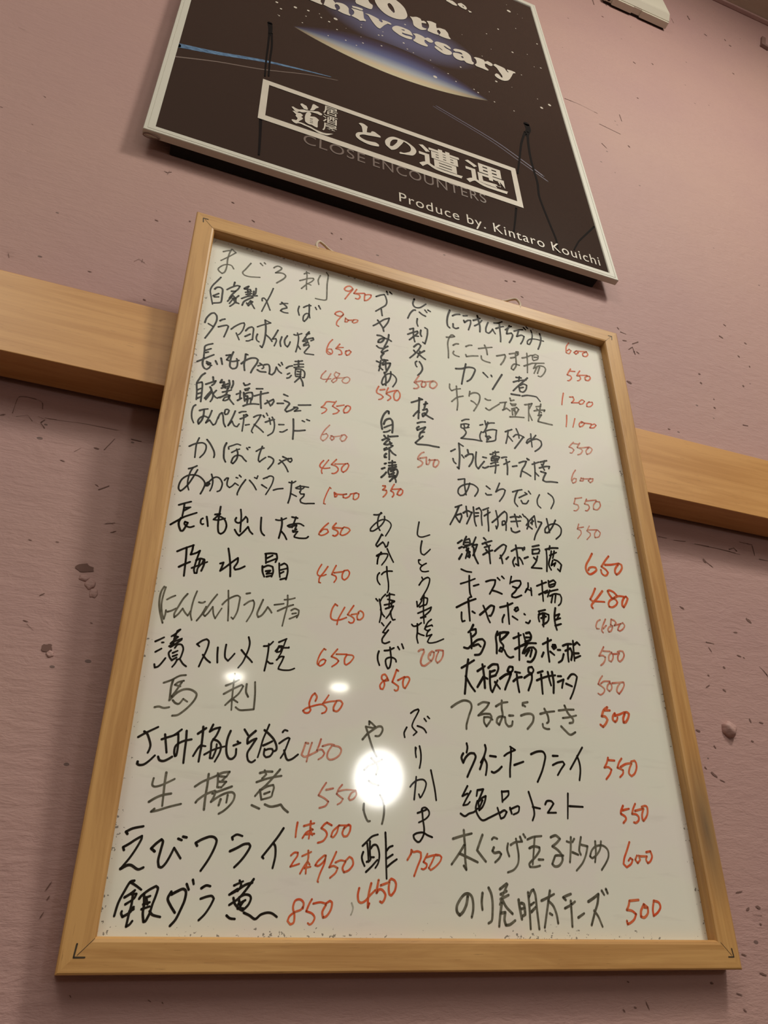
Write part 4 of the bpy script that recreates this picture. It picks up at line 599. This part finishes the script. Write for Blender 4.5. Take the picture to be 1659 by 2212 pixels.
daikon k 18.9|2478 1963 2529 1996 2588 2036;2538 2036 2518 1936 2507 1850 2495 1767;2509 1902 2547 1836 2580 1795;2611 1953 2678 2000;2657 2011 2665 1920 2666 1829;2658 1912 2626 1864 2603 1829;2665 1913 2692 1903;2706 1990 2744 2021 2788 2026 2792 1993 2767 1944 2737 1928;2718 1958 2762 1977;2718 1965 2712 1886 2715 1822 2727 1804 2752 1851 2778 1900;2715 1919 2766 1938;2755 1884 2794 1836;2800 1915 2854 1954 2899 1966 2881 1924 2855 1875 2837 1835;2899 1973 2871 1983 2889 2018 2919 2021 2916 1994 2892 1972;2937 1984 2981 1982;2915 1908 2955 1939 2993 1950;2950 1965 2951 1899 2959 1828;3014 1946 3062 1978 3084 1980 3080 1940 3060 1891 3041 1850;3085 1987 3056 1997 3060 2031 3091 2042 3103 2016 3085 1987;3139 2000 3186 2019;3124 1938 3180 1964 3235 1984 3297 1998;3168 1990 3166 1909 3165 1836;3231 2017 3239 1957 3249 1911;3270 2022 3275 1941 3264 1853;3319 1993 3350 1997;3313 1945 3370 1972 3359 1944 3346 1902;3410 1983 3446 2021 3477 2025 3498 2007 3474 1943 3441 1872 3411 1822;3389 1940 3440 1925
p500e l 14.5|3741 2042 3714 2010 3691 1970 3722 1955 3744 1936 3736 1909 3702 1884 3678 1893;3717 1977 3751 1999 3807 2005;3805 1994 3780 1969 3770 1939 3789 1922 3813 1943 3819 1973 3805 1994;3826 1992 3937 2012;3900 1997 3873 1964 3862 1930 3880 1910 3912 1943 3941 1986 3942 2012
tsurumurasaki g 16.8|2381 1656 2430 1691 2485 1716 2533 1708 2545 1672 2520 1608 2496 1538 2494 1508;2601 1696 2644 1719 2693 1718 2670 1684 2625 1642 2596 1615 2645 1632 2694 1636 2706 1613 2690 1580 2659 1541 2641 1570 2643 1607 2685 1611 2712 1595;2748 1698 2799 1728 2850 1740;2801 1747 2796 1690 2799 1634 2765 1562 2745 1579 2755 1611 2784 1626 2819 1623 2822 1580 2841 1557 2870 1566 2880 1598;2855 1639 2891 1642;2978 1727 2980 1746 3024 1757;2999 1722 2978 1733;2956 1648 3000 1665 3044 1669 3064 1652 3052 1607 3003 1553;3125 1677 3185 1696 3253 1709;3166 1720 3190 1670 3192 1626 3176 1612;3138 1602 3142 1577 3170 1567 3192 1569;3292 1719 3361 1732 3430 1739;3322 1664 3383 1676 3446 1695;3350 1763 3373 1707 3412 1665 3408 1639 3377 1630;3299 1598 3332 1569 3372 1541 3420 1564
p500f r 18.6|3745 1788 3707 1760 3682 1711 3715 1711 3732 1688 3710 1655 3681 1628 3659 1643;3711 1760 3766 1765;3809 1745 3788 1721 3783 1693 3801 1677 3820 1693 3829 1715;3805 1727 3854 1742 3901 1764;3902 1750 3883 1713 3881 1681 3903 1686 3931 1721 3945 1754 3927 1766 3904 1761
wiener k 15.4|2489 1405 2494 1376 2485 1340;2458 1332 2443 1302 2455 1268 2476 1305 2511 1336 2545 1339 2556 1316 2534 1268 2504 1215 2482 1173;2636 1405 2641 1376 2624 1327 2594 1279 2623 1316;2624 1322 2584 1232;2623 1310 2641 1276 2638 1235 2628 1195;2671 1331 2719 1329;2677 1221 2696 1216 2732 1236 2761 1262;2788 1340 2817 1360 2882 1389 2842 1410;2848 1404 2842 1332 2828 1255 2823 1196;2865 1281 2943 1310;3012 1369 3064 1391 3114 1395 3132 1366 3119 1317 3090 1249 3047 1176;3197 1371 3241 1374;3189 1304 3234 1325 3279 1335 3291 1317 3257 1279 3223 1235;3464 1453 3400 1368 3337 1285;3410 1387 3424 1333 3423 1278 3406 1211
p550h r 17.1|3686 1395 3670 1357 3641 1318 3678 1324 3703 1307 3683 1273 3645 1234;3687 1377 3742 1377;3809 1397 3781 1365 3760 1326 3782 1320 3808 1311 3803 1285 3771 1257;3789 1332 3839 1358 3892 1369;3896 1366 3870 1327 3859 1292 3878 1271 3910 1292 3936 1335 3939 1373 3929 1391 3894 1381
zeppin k 14.0|2479 1111 2436 1042 2476 1061;2503 1079 2467 1027 2439 982 2472 989 2492 1007;2417 927 2448 912 2481 930 2520 943 2547 966;2555 1088 2546 1049;2555 1088 2601 1097 2586 1068 2564 1027 2543 999;2557 1010 2591 1040 2618 1053 2609 1019 2587 979 2560 956 2557 1010;2590 1023 2567 978;2550 1016 2535 971 2545 928 2581 892 2634 911 2715 948;2747 1094 2747 1021;2746 1089 2801 1097 2798 1069 2748 1027;2704 980 2725 910;2722 948 2756 966 2775 956 2752 922 2725 910;2804 985 2814 947;2803 974 2865 1000 2878 995 2868 961 2827 942;2964 1102 2979 1051 2993 996 2995 951 2977 911;2987 1001 3047 993;3092 1024 3109 1047 3144 1049 3162 1033 3138 1004 3106 968 3176 972;3292 1110 3280 1023 3268 937;3294 1023 3407 1024
p550i r 16.7|3760 1051 3736 1014 3732 993 3765 977 3770 957 3743 931;3750 1019 3810 1033;3872 1071 3847 1034 3831 998 3866 997 3886 980 3881 955 3855 937 3837 939;3862 1021 3933 1039;3942 1040 3921 999 3918 964 3925 954 3953 980 3973 1013 3977 1052 3961 1062 3927 1053
kikurage g 15.5|2352 765 2413 784 2494 804;2435 823 2437 768 2439 710 2436 652 2441 579 2423 603;2435 731 2392 675 2335 608;2397 676 2460 653 2528 627;2575 799 2552 752 2528 701 2556 669 2589 633;2645 773 2661 786 2686 779;2656 723 2644 701 2659 689 2695 695 2709 683 2692 657 2659 631;2767 752 2758 714 2770 672;2787 744 2825 763 2878 769;2832 785 2838 734 2843 679 2833 628 2799 590 2751 572;2865 799 2878 769;2893 817 2907 796;2922 784 2972 803 3037 811;2982 804 2971 747 2959 683 2948 628;2932 729 2970 743 3012 736 3010 715 2974 675 2922 631 2925 611 2967 612 3005 621;2998 659 3035 660;3111 807 3153 820 3185 799 3154 771 3117 748 3155 728 3185 696 3187 659 3156 626 3122 620 3103 635 3121 667 3137 689 3198 691;3238 785 3258 780;3276 814 3265 737 3247 650;3302 804 3285 782;3276 716 3322 701;3360 818 3334 734 3343 702;3353 768 3407 759 3385 703 3349 648 3294 599;3476 795 3471 723 3454 657;3525 797 3510 746 3476 707 3437 684 3418 694 3438 733 3477 762 3535 769 3573 743 3573 699 3544 655 3502 610
p600d r 14.6|3770 801 3738 744 3707 693 3693 654 3717 633 3758 656 3777 684 3758 695 3740 677;3819 713 3799 685 3817 663 3843 686 3834 714;3840 709 3906 711;3905 739 3943 746 3951 712 3929 678 3905 666 3894 688 3906 711
noriake g 16.9|2442 421 2430 374 2404 331 2379 312 2361 331 2362 365 2388 404 2419 432 2448 437 2471 421 2479 383 2476 340 2464 301;2551 443 2542 391 2544 345;2598 475 2615 440 2621 389 2617 334 2608 284 2583 268;2682 469 2735 503;2740 499 2704 438 2674 378;2684 438 2731 458;2682 410 2744 435;2692 414 2718 367 2764 325;2690 390 2676 335 2667 292 2659 250;2675 327 2710 332 2701 289 2709 258 2739 262 2780 286;2817 408 2822 353 2831 294;2835 389 2855 381 2859 322 2833 310;2827 353 2858 361;2893 454 2895 374 2891 237;2895 426 2920 463 2936 471 2948 439 2950 367 2956 237;2905 378 2933 394;2906 338 2945 367;2991 406 3045 427 3094 448;3063 468 3042 396 3020 321 2998 247;3043 406 3078 377 3098 327 3104 273;3047 331 3065 322;3181 414 3163 429 3191 440 3226 451;3168 363 3217 384 3253 405;3220 410 3217 339 3212 254;3266 309 3316 335;3360 407 3404 429 3449 455 3433 398 3405 347 3365 265;3399 352 3427 316 3451 256;3480 477 3496 451;3516 488 3526 462
p500g r 16.4|3699 418 3686 387 3667 361 3708 356 3739 336 3719 305 3687 284 3658 273 3655 294;3699 418 3777 425;3814 394 3785 357 3778 321 3805 316 3839 342 3846 379 3815 400;3818 379 3846 379;3904 417 3887 369 3885 327;3905 422 3946 412 3954 381 3925 349 3885 327"""
cnt = 0
for ln in INK.splitlines():
    head, body = ln.split('|'); nm, ck, wd = head.split()
    bm = bmesh.new()
    for s in body.split(';'):
        cnt += 1
        pts = [(x - BW / 2, z) for x, z in nums(s)]
        ribbon(bm, pts, float(wd) * 1e-4 * random.uniform(0.94, 1.08), REC - 0.00012 - cnt * 4e-8, ends=(random.uniform(0.95, 1.1), random.uniform(0.8, 1.0)))
    o = obj({'p': 'price', 's': 'smear'}[ck if ck == 's' else 'p'] if (ck in 'rls') else 'menu_item', bm, M_INK[ck], board)
    if ck in 'rl': o['label'] = 'handwritten red price'
    elif ck in 'kg': o['label'] = 'handwritten black menu item'

# ---------------------------------------------------------------- the poster
PWID, PHGT = 0.597, 0.806
poster = thing('framed_poster', 'dark night-sky poster in a thin silver frame hanging above the whiteboard', 'poster', (0.004, -0.022, 2.1237), (0, 0.007, 0))
LIP = 0.0115
pprof = [(0.0, 0.008), (0.0, 0.0006), (0.0006, 0.0), (0.0036, 0.0), (0.0040, 0.0005), (0.0044, 0.0), (LIP - 0.001, 0.0002), (LIP, 0.0012), (LIP, 0.0035), (0.004, 0.0035), (0.004, 0.008)]
def prail(side):
    bm = bmesh.new(); ends = []
    for e in (0, 1):
        ring = []
        for a, d in pprof:
            if side in ('bottom', 'top'): p = ((-PWID / 2 + a) if e == 0 else (PWID / 2 - a), d, a if side == 'bottom' else PHGT - a)
            else: p = (-PWID / 2 + a if side == 'left' else PWID / 2 - a, d, a if e == 0 else PHGT - a)
            ring.append(bm.verts.new(p))
        ends.append(ring)
    n = len(pprof)
    for i in range(n): bm.faces.new((ends[0][i], ends[0][(i + 1) % n], ends[1][(i + 1) % n], ends[1][i]))
    bm.faces.new(ends[0]); bm.faces.new(ends[1][::-1])
    bmesh.ops.recalc_face_normals(bm, faces=bm.faces[:])
    obj('frame_rail', bm, M_ALU, poster)
for sd in ('bottom', 'top', 'left', 'right'): prail(sd)
bm = bmesh.new(); box(bm, -PWID / 2 + 0.030, PWID / 2 - 0.026, 0.0078, 0.0212, 0.0008, PHGT - 0.02)
obj('gap_shade_block', bm, M_GAP_SHADE, poster)  # black block stands in for the unlit hollow behind the frame
PYL = 0.0015
bm = bmesh.new(); box(bm, -PWID / 2 + 0.008, PWID / 2 - 0.008, PYL, PYL + 0.0015, 0.008, PHGT - 0.008)
STARS = "-1779 4105 21;-1710 3957 17;-1512 4171 26;-1322 4227 20;-1349 4026 11;-1126 4168 13;-1006 4133 18;-911 4301 32;-1393 3786 11;-885 3983 13;-516 4354 12;-1011 3696 11;-238 4322 14;-179 4354 14;-750 3760 13;-489 3877 14;-589 3729 11;-200 4014 14;166 4385 17;220 4234 12;316 4190 10;2335 7300 42;2000 6317 19;2188 5619 21;1735 5933 12;2776 6373 17;2705 5451 16;1112 4325 16;871 3950 12;641 3688 34;989 3795 12;1287 3765 13;1351 3712 15;1614 3614 13;2670 4214 29;2494 4014 28;1727 4312 22;-1723 3729 12;-1294 4603 14;-1156 4262 9;595 4166 10;215 5039 16"
for i, s in enumerate(STARS.split(';')):
    x, z, r = [float(q) * 1e-4 for q in s.split()]
    vs = [bm.verts.new((x + r * math.cos(2 * PI * k / 8), PYL - 0.0001, z + r * math.sin(2 * PI * k / 8))) for k in range(8)]
    bm.faces.new(vs).material_index = 1
rs = random.Random(5)
for i in range(45):
    x = rs.uniform(-0.27, 0.27); z = rs.uniform(0.34, 0.78); r = rs.uniform(0.0005, 0.0012)
    vs = [bm.verts.new((x + r * math.cos(2 * PI * k / 6), PYL - 0.0001, z + r * math.sin(2 * PI * k / 6))) for k in range(6)]
    bm.faces.new(vs).material_index = 1
# generic drifting bands of colour low in the picture
ribbon(bm, [(-0.2885, 0.197), (-0.242, 0.2115), (-0.187, 0.233), (-0.139, 0.246), (-0.095, 0.256)], 0.0085, PYL - 0.0001, 2, ends=(1.15, 0.15))
ribbon(bm, [(-0.2885, 0.168), (-0.240, 0.191), (-0.185, 0.2115), (-0.126, 0.240), (-0.085, 0.2535)], 0.0020, PYL - 0.0001, 4, ends=(1.2, 0.6))
ribbon(bm, [(0.060, 0.283), (0.145, 0.247), (0.190, 0.218), (0.2195, 0.196)], 0.0024, PYL - 0.0001, 3, ends=(0.7, 1.0))
ribbon(bm, [(0.055, 0.279), (0.140, 0.242), (0.185, 0.2125), (0.225, 0.186)], 0.0016, PYL - 0.0001, 3, ends=(0.7, 1.0))
obj('print', bm, [M_PRINT, M_WHITE, M_BLUEP, M_LILAC, M_GREYP], poster)

def poly_fill(name, loops_list, m, parent, y):
    cu = bpy.data.curves.new(name, 'CURVE'); cu.dimensions = '2D'; cu.fill_mode = 'BOTH'
    for lp in loops_list:
        n = len(lp); P = [Vector(p) for p in lp]; out = []
        for i in range(n):
            p0, p1, p2, p3 = P[i - 1], P[i], P[(i + 1) % n], P[(i + 2) % n]
            def corner(a, b_, c_):
                u, v = b_ - a, c_ - b_
                return u.length < 1e-9 or v.length < 1e-9 or u.angle(v) > 1.0
            m1 = (p2 - p1) if corner(p0, p1, p2) else (p2 - p0) * 0.5
            m2 = (p2 - p1) if corner(p1, p2, p3) else (p3 - p1) * 0.5
            L = (p2 - p1).length
            if m1.length > L: m1 = m1 * (L / m1.length)
            if m2.length > L: m2 = m2 * (L / m2.length)
            for k in range(4):
                t = k / 4; t2 = t * t; t3 = t2 * t
                out.append(p1 * (2 * t3 - 3 * t2 + 1) + m1 * (t3 - 2 * t2 + t) + p2 * (-2 * t3 + 3 * t2) + m2 * (t3 - t2))
        sp = cu.splines.new('POLY'); sp.points.add(len(out) - 1)
        for q, p in zip(sp.points, out): q.co = (p.x, p.y, 0, 1)
        sp.use_cyclic_u = True
    tmp = bpy.data.objects.new(name + '_tmp', cu); C.objects.link(tmp)
    dg = bpy.context.evaluated_depsgraph_get()
    me = bpy.data.meshes.new_from_object(tmp.evaluated_get(dg))
    bpy.data.objects.remove(tmp); bpy.data.curves.remove(cu)
    return me
def to_bm(bm, me, y, fx=lambda x, z: (x, z)):
    vs = []
    for v in me.vertices:
        a, c = fx(v.co.x, v.co.y); vs.append(bm.verts.new((a, y, c)))
    for p in me.polygons:
        try: bm.faces.new([vs[i] for i in p.vertices])
        except ValueError: pass
    bpy.data.meshes.remove(me)
def text_mesh(s, bold=0.0, gap=1.0):
    cu = bpy.data.curves.new('t', 'FONT'); cu.body = s; cu.size = 1.0; cu.offset = bold; cu.space_character = gap
    tmp = bpy.data.objects.new('t_tmp', cu); C.objects.link(tmp)
    bpy.context.view_layer.update()
    dg = bpy.context.evaluated_depsgraph_get()
    me = bpy.data.meshes.new_from_object(tmp.evaluated_get(dg))
    bpy.data.objects.remove(tmp); bpy.data.curves.remove(cu)
    return me
def text_into(bm, s, x0, x1, z0, z1, y, bold=0.0, gap=1.0, slope=0.0):
    me = text_mesh(s, bold, gap)
    xs = [v.co.x for v in me.vertices]; zs = [v.co.y for v in me.vertices]
    if not xs: bpy.data.meshes.remove(me); return
    ax, bx, az, bz = min(xs), max(xs), min(zs), max(zs)
    def fx(x, z):
        u = x0 + (x - ax) / (bx - ax) * (x1 - x0)
        return u, z0 + (z - az) / (bz - az) * (z1 - z0) + slope * (u - x0)
    to_bm(bm, me, y, fx)
GLYPHS = """-1326 4575 -1224 4570 -1138 4569 -1122 4601 -1149 4653 -1151 4727 -1170 4787 -1257 4787 -1340 4714
-1083 4786 -1097 4642 -1105 4598 -1001 4574 -923 4585 -906 4617 -924 4658 -934 4725 -917 4777 -882 4788 -855 4736 -854 4661 -871 4628 -880 4584 -792 4565 -696 4571 -679 4604 -705 4638 -714 4723 -715 4799 -751 4863 -813 4886 -901 4849 -927 4807 -954 4860 -999 4898 -1077 4887
-671 4836 -644 4802 -626 4760 -635 4678 -661 4619 -670 4593 -582 4573 -529 4543 -475 4587 -449 4590 -439 4635 -466 4669 -474 4737 -482 4881 -491 4893 -581 4874 -662 4853
-662 4939 -581 4970 -500 4981 -482 4958 -500 4914 -581 4903 -653 4889
-456 4847 -402 4835 -349 4709 -297 4603 -253 4547 -217 4539 -189 4599 -141 4711 -84 4814 -38 4814 -18 4848 -54 4876 -119 4880 -183 4865 -166 4803 -185 4769 -221 4796 -229 4846 -311 4873 -392 4881 -447 4854
-608 5141 -590 5078 -509 5071 -372 5071 -335 5122 -324 5248 -370 5288 -396 5384 -394 5629 -507 5529 -581 5342
-286 5480 -269 5375 -224 5255 -134 5136 -23 5092 99 5116 206 5205 258 5326 263 5429 231 5602 168 5710 74 5793 -50 5850 -195 5805 -274 5653/-69 5507 -38 5574 -1 5545 34 5455 49 5329 29 5272 -7 5320 -52 5401
309 5388 358 5409 428 5468 496 5464 512 5398 553 5432 590 5403 588 5362 538 5341 508 5316 510 5182 548 5174 588 5186 565 5130 485 5065 409 5081 364 5121 351 5266 335 5331
604 5474 685 5521 774 5513 768 5430 773 5355 835 5405 925 5419 969 5336 980 5229 1005 5171 993 5143 913 5118 816 5118 798 5142 833 5228 827 5281 800 5318 778 5281 774 5219 799 5163 777 5126 689 5114 603 5122 607 5182 631 5260 637 5362 621 5428
-15 4720 14 4800 81 4873 194 4888 286 4868 320 4783 327 4732 271 4725 205 4710 149 4703 148 4665 203 4653 278 4675 315 4667 302 4602 236 4569 126 4574 46 4620 1 4659/135 4803 191 4830 199 4799 162 4787
330 4810 399 4864 474 4867 521 4848 538 4824 589 4883 645 4871 681 4823 658 4769 618 4738 581 4746 545 4773 524 4739 530 4669 556 4634 573 4611 561 4565 513 4547 420 4548 338 4575 330 4606 361 4667 374 4751 358 4794
701 4800 743 4871 812 4887 899 4898 955 4866 981 4830 968 4783 930 4791 875 4823 854 4807 889 4760 955 4736 989 4689 975 4623 932 4573 863 4539 789 4556 725 4599 691 4645 703 4691 750 4691 795 4652 823 4636 824 4655 779 4695 724 4726
1018 4803 1052 4866 1123 4901 1223 4921 1298 4885 1331 4817 1337 4674 1363 4639 1347 4572 1286 4546 1227 4539 1193 4586 1131 4540 1054 4537 1011 4595 1008 4685 1030 4720 1101 4755 1179 4758 1174 4810 1136 4818 1054 4775/1143 4676 1176 4719 1191 4675 1169 4641
1381 4816 1415 4860 1496 4884 1566 4880 1581 4835 1637 4896 1705 4871 1720 4827 1694 4771 1652 4759 1605 4779 1572 4756 1572 4664 1598 4629 1624 4593 1600 4558 1502 4559 1404 4560 1379 4595 1414 4658 1422 4737 1409 4800
1731 4835 1769 4899 1859 4891 1938 4874 1961 4817 1987 4781 2009 4797 1983 4834 1989 4874 2062 4890 2133 4886 2139 4853 2094 4821 2047 4696 1987 4545 1938 4475 1861 4422 1773 4431 1728 4470 1725 4521 1762 4583 1800 4575 1832 4508 1862 4512 1861 4582 1823 4682 1785 4782
1032 6584 1076 6754 1118 6746 1112 6675 1156 6691 1196 6660 1243 6592 1218 6549 1154 6537 1103 6558
1260 6672 1331 6755 1402 6706 1426 6617 1398 6551 1315 6566 1266 6611/1335 6670 1377 6662 1361 6605
1442 6566 1496 6568 1515 6541 1468 6502
#
-1327 1604 -1307 1626 -1271 1609 -1249 1599 -1230 1539 -1238 1518 -1281 1514 -1299 1542 -1322 1576
-1170 1700 -1149 1706 -1122 1691 -1091 1678 -1103 1654 -1129 1621 -1153 1565 -1182 1538 -1204 1532 -1188 1590 -1178 1662
-1436 1461 -1416 1482 -1390 1467 -1364 1460 -1338 1461 -1288 1493 -1254 1499 -1203 1517 -1152 1542 -1101 1567 -1074 1560 -1043 1540 -1051 1511 -1073 1497 -1108 1506 -1151 1502 -1185 1496 -1210 1480 -1244 1458 -1285 1424 -1311 1415 -1336 1415 -1360 1383 -1377 1388 -1404 1418
-1419 1377 -1395 1393 -1369 1378 -1343 1379 -1318 1387 -1296 1369 -1287 1352 -1298 1321 -1310 1306 -1289 1296 -1284 1276 -1299 1243 -1323 1205 -1338 1172 -1309 1182 -1267 1178 -1224 1166 -1182 1162 -1139 1143 -1088 1129 -1037 1122 -986 1130 -926 1159 -892 1172 -926 1136 -968 1096 -1010 1085 -1069 1079 -1121 1101 -1172 1122 -1223 1136 -1266 1141 -1300 1150 -1333 1145 -1361 1119 -1391 1131 -1417 1160 -1418 1183 -1393 1191 -1364 1194 -1353 1224 -1350 1249 -1364 1272 -1377 1294 -1370 1322 -1384 1337
-1243 1443 -1219 1482 -1193 1475 -1184 1450 -1191 1413 -1199 1392 -1173 1401 -1139 1415 -1109 1402 -1082 1372 -1094 1333 -1096 1270 -1094 1209 -1102 1189 -1132 1193 -1167 1210 -1201 1204 -1226 1211 -1252 1234 -1259 1291 -1261 1337 -1255 1396/-1197 1339 -1159 1355 -1158 1343 -1196 1326/-1195 1293 -1157 1309 -1157 1297 -1195 1281/-1194 1255 -1156 1271 -1156 1259 -1193 1243
-562 1625 -538 1651 -495 1656 -453 1629 -441 1615 -448 1568 -454 1479 -400 1502 -387 1541 -351 1553 -308 1526 -266 1498 -267 1466 -304 1455 -364 1439 -437 1416 -497 1400 -545 1361 -551 1326 -521 1302 -462 1286 -390 1298 -336 1310 -295 1283 -295 1241 -344 1223 -415 1211 -486 1220 -557 1250 -598 1297 -598 1359 -568 1409 -509 1446 -514 1516 -526 1584
-207 1418 -187 1483 -143 1552 -92 1593 -42 1602 20 1597 95 1588 156 1550 204 1504 226 1443 210 1371 170 1307 107 1281 45 1265 -5 1247 -17 1261 -3 1289 46 1297 97 1337 136 1380 151 1441 141 1499 105 1541 56 1565 29 1496 -12 1409 -51 1334 -89 1291 -126 1269 -161 1300 -197 1341/-142 1353 -133 1441 -101 1514 -62 1547 -31 1555 -39 1497 -72 1425 -111 1360"""
glyph = [ln for ln in GLYPHS.splitlines() if ln != '#']
def lettering(name, idx, texts=()):
    bm = bmesh.new()
    for i in idx: to_bm(bm, poly_fill('g', [nums(l) for l in glyph[i].split('/')], M_WHITE, poster, 0), PYL - 0.0006)
    for tx in texts: text_into(bm, *tx)
    obj(name, bm, M_WHITE, poster)
lettering('anniversary_lettering', [0, 1, 2, 3, 4] + [9, 10, 11, 12, 13, 14])
lettering('number_lettering', [5, 6, 7, 8])
lettering('headline_lettering', [15, 16, 17])
lettering('logo_lettering', [18, 19, 20, 21, 22])
lettering('side_lettering', [], [(ch_, -0.1035, -0.0845, 0.1585 - k_ * 0.0203, 0.1770 - k_ * 0.0203, PYL - 0.0006, 0.006) for k_, ch_ in enumerate('\u5c45\u9152\u5c4b')])
lettering('title_lettering', [23, 24], [('\u906d', 0.0255, 0.0872, 0.1140, 0.1680, PYL - 0.0006, 0.016), ('\u9047', 0.0920, 0.1535, 0.1140, 0.1690, PYL - 0.0006, 0.016)])
bm = bmesh.new()
for a_, b_, c_, d_ in ((-0.1821, 0.1734, 0.1790, 0.1885), (-0.1821, 0.1734, 0.0962, 0.1072), (-0.1821, -0.1738, 0.1072, 0.1790), (0.1654, 0.1734, 0.1072, 0.1790)):
    quad(bm, [(a_, PYL - 0.0005, c_), (b_, PYL - 0.0005, c_), (b_, PYL - 0.0005, d_), (a_, PYL - 0.0005, d_)])
obj('title_border', bm, M_WHITE, poster)
bm = bmesh.new()
text_into(bm, 'CLOSE', -0.1257, -0.0480, 0.0755, 0.0955, PYL - 0.0004, 0.0, 1.12, slope=0.008)
text_into(bm, 'ENCOUNTERS', -0.0378, 0.1170, 0.0762, 0.0962, PYL - 0.0004, 0.0, 1.12, slope=0.008)
obj('subtitle_lettering', bm, M_GREYP, poster)
bm = bmesh.new()
text_into(bm, 'Produce by. Kintaro Kouichi', -0.0052, 0.2765, 0.0140, 0.0382, PYL - 0.0006, 0.0, 1.12, slope=0.005)
obj('credit_lettering', bm, M_WHITE, poster)
REFL_STREAKS = """70.9|-1834 3412 -1817 3261 -1813 3089
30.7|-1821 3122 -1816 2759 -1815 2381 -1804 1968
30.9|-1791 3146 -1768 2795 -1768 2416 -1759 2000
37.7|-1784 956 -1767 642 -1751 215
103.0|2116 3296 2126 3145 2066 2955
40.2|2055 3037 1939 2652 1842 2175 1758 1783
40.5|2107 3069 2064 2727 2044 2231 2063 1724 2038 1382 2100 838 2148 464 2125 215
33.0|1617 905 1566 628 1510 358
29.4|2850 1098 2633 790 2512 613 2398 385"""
for i, ln in enumerate(REFL_STREAKS.splitlines()):  # dark reflections in the glossy poster, painted as matte streaks
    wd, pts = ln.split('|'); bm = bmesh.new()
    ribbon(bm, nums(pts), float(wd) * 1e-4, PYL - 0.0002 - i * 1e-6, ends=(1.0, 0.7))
    obj('painted_reflection', bm, M_REFL, poster)
# ring of wire hanging from the lower left corner
bm = bmesh.new()
P = []
for k in range(25):
    a = 2 * PI * k / 24
    P.append(Vector((-PWID / 2 + 0.0095 + 0.0085 * math.cos(a), 0.006 + 0.0022 * math.sin(a), -0.0012 + 0.0006 * math.sin(2 * a))))
tube(bm, P, 0.0005, 6); obj('corner_wire', bm, M_PEG, poster)

# ---------------------------------------------------------------- the white plastic box high on the wall
ub = thing('plastic_box', 'white plastic box fixed high on the mauve wall close to the ceiling', 'box', (0.612, 0, 3.180), (0, 0.02, 0))
bm = bmesh.new()
W2, D, H = 0.0825, 0.030, 0.235
ch = 0.012
front = [(-W2 + 0.004, -D, ch), (W2 - 0.004, -D, ch), (W2 - 0.004, -D, H - ch), (-W2 + 0.004, -D, H - ch)]
mid = [(-W2, -D + 0.012, 0), (W2, -D + 0.012, 0), (W2, -D + 0.012, H), (-W2, -D + 0.012, H)]
back = [(-W2, -0.004, 0), (W2, -0.004, 0), (W2, -0.004, H), (-W2, -0.004, H)]
R_ = [[bm.verts.new(p) for p in q] for q in (front, mid, back)]
for a, b_ in ((0, 1), (1, 2)):
    for k in range(4): bm.faces.new((R_[a][k], R_[a][(k + 1) % 4], R_[b_][(k + 1) % 4], R_[b_][k]))
bm.faces.new(R_[0]); bm.faces.new(R_[2][::-1]); bmesh.ops.recalc_face_normals(bm, faces=bm.faces[:])
bmesh.ops.bevel(bm, geom=bm.edges[:], offset=0.0012, segments=2, affect='EDGES')
obj('housing', bm, M_PLASTIC, ub)
bm = bmesh.new(); box(bm, -W2 + 0.004, W2 - 0.004, -0.005, 0.0, 0.001, H - 0.002); obj('back_plate', bm, M_DARK, ub)
for xa, xb in ((-W2 + 0.020, -0.012), (0.010, W2 - 0.002)):
    bm = bmesh.new(); box(bm, xa, xb, -D + 0.0125, -0.004, -0.0045, 0.002, 0.0008); obj('clip_tab', bm, M_PLASTIC, ub)
bm = bmesh.new(); bmesh.ops.create_cone(bm, cap_ends=True, segments=20, radius1=0.0042, radius2=0.0042, depth=0.0012)
o = obj('screw_hole', bm, M_DARK, ub); o.location = (-W2 + 0.011, -0.0115, -0.0002)

# small peg at the right
pg = thing('wall_peg', 'small brown peg stuck in the wall below the ceiling at far right', 'peg', (1.052, 0, 3.372), (0, 0.40, 0))
bm = bmesh.new(); box(bm, -0.006, 0.006, -0.006, 0.0, 0.0, 0.066, 0.002); obj('shaft', bm, M_PEG, pg)
bm = bmesh.new(); box(bm, -0.007, 0.016, -0.009, 0.0, -0.010, 0.001, 0.002); obj('foot', bm, M_PEG, pg)
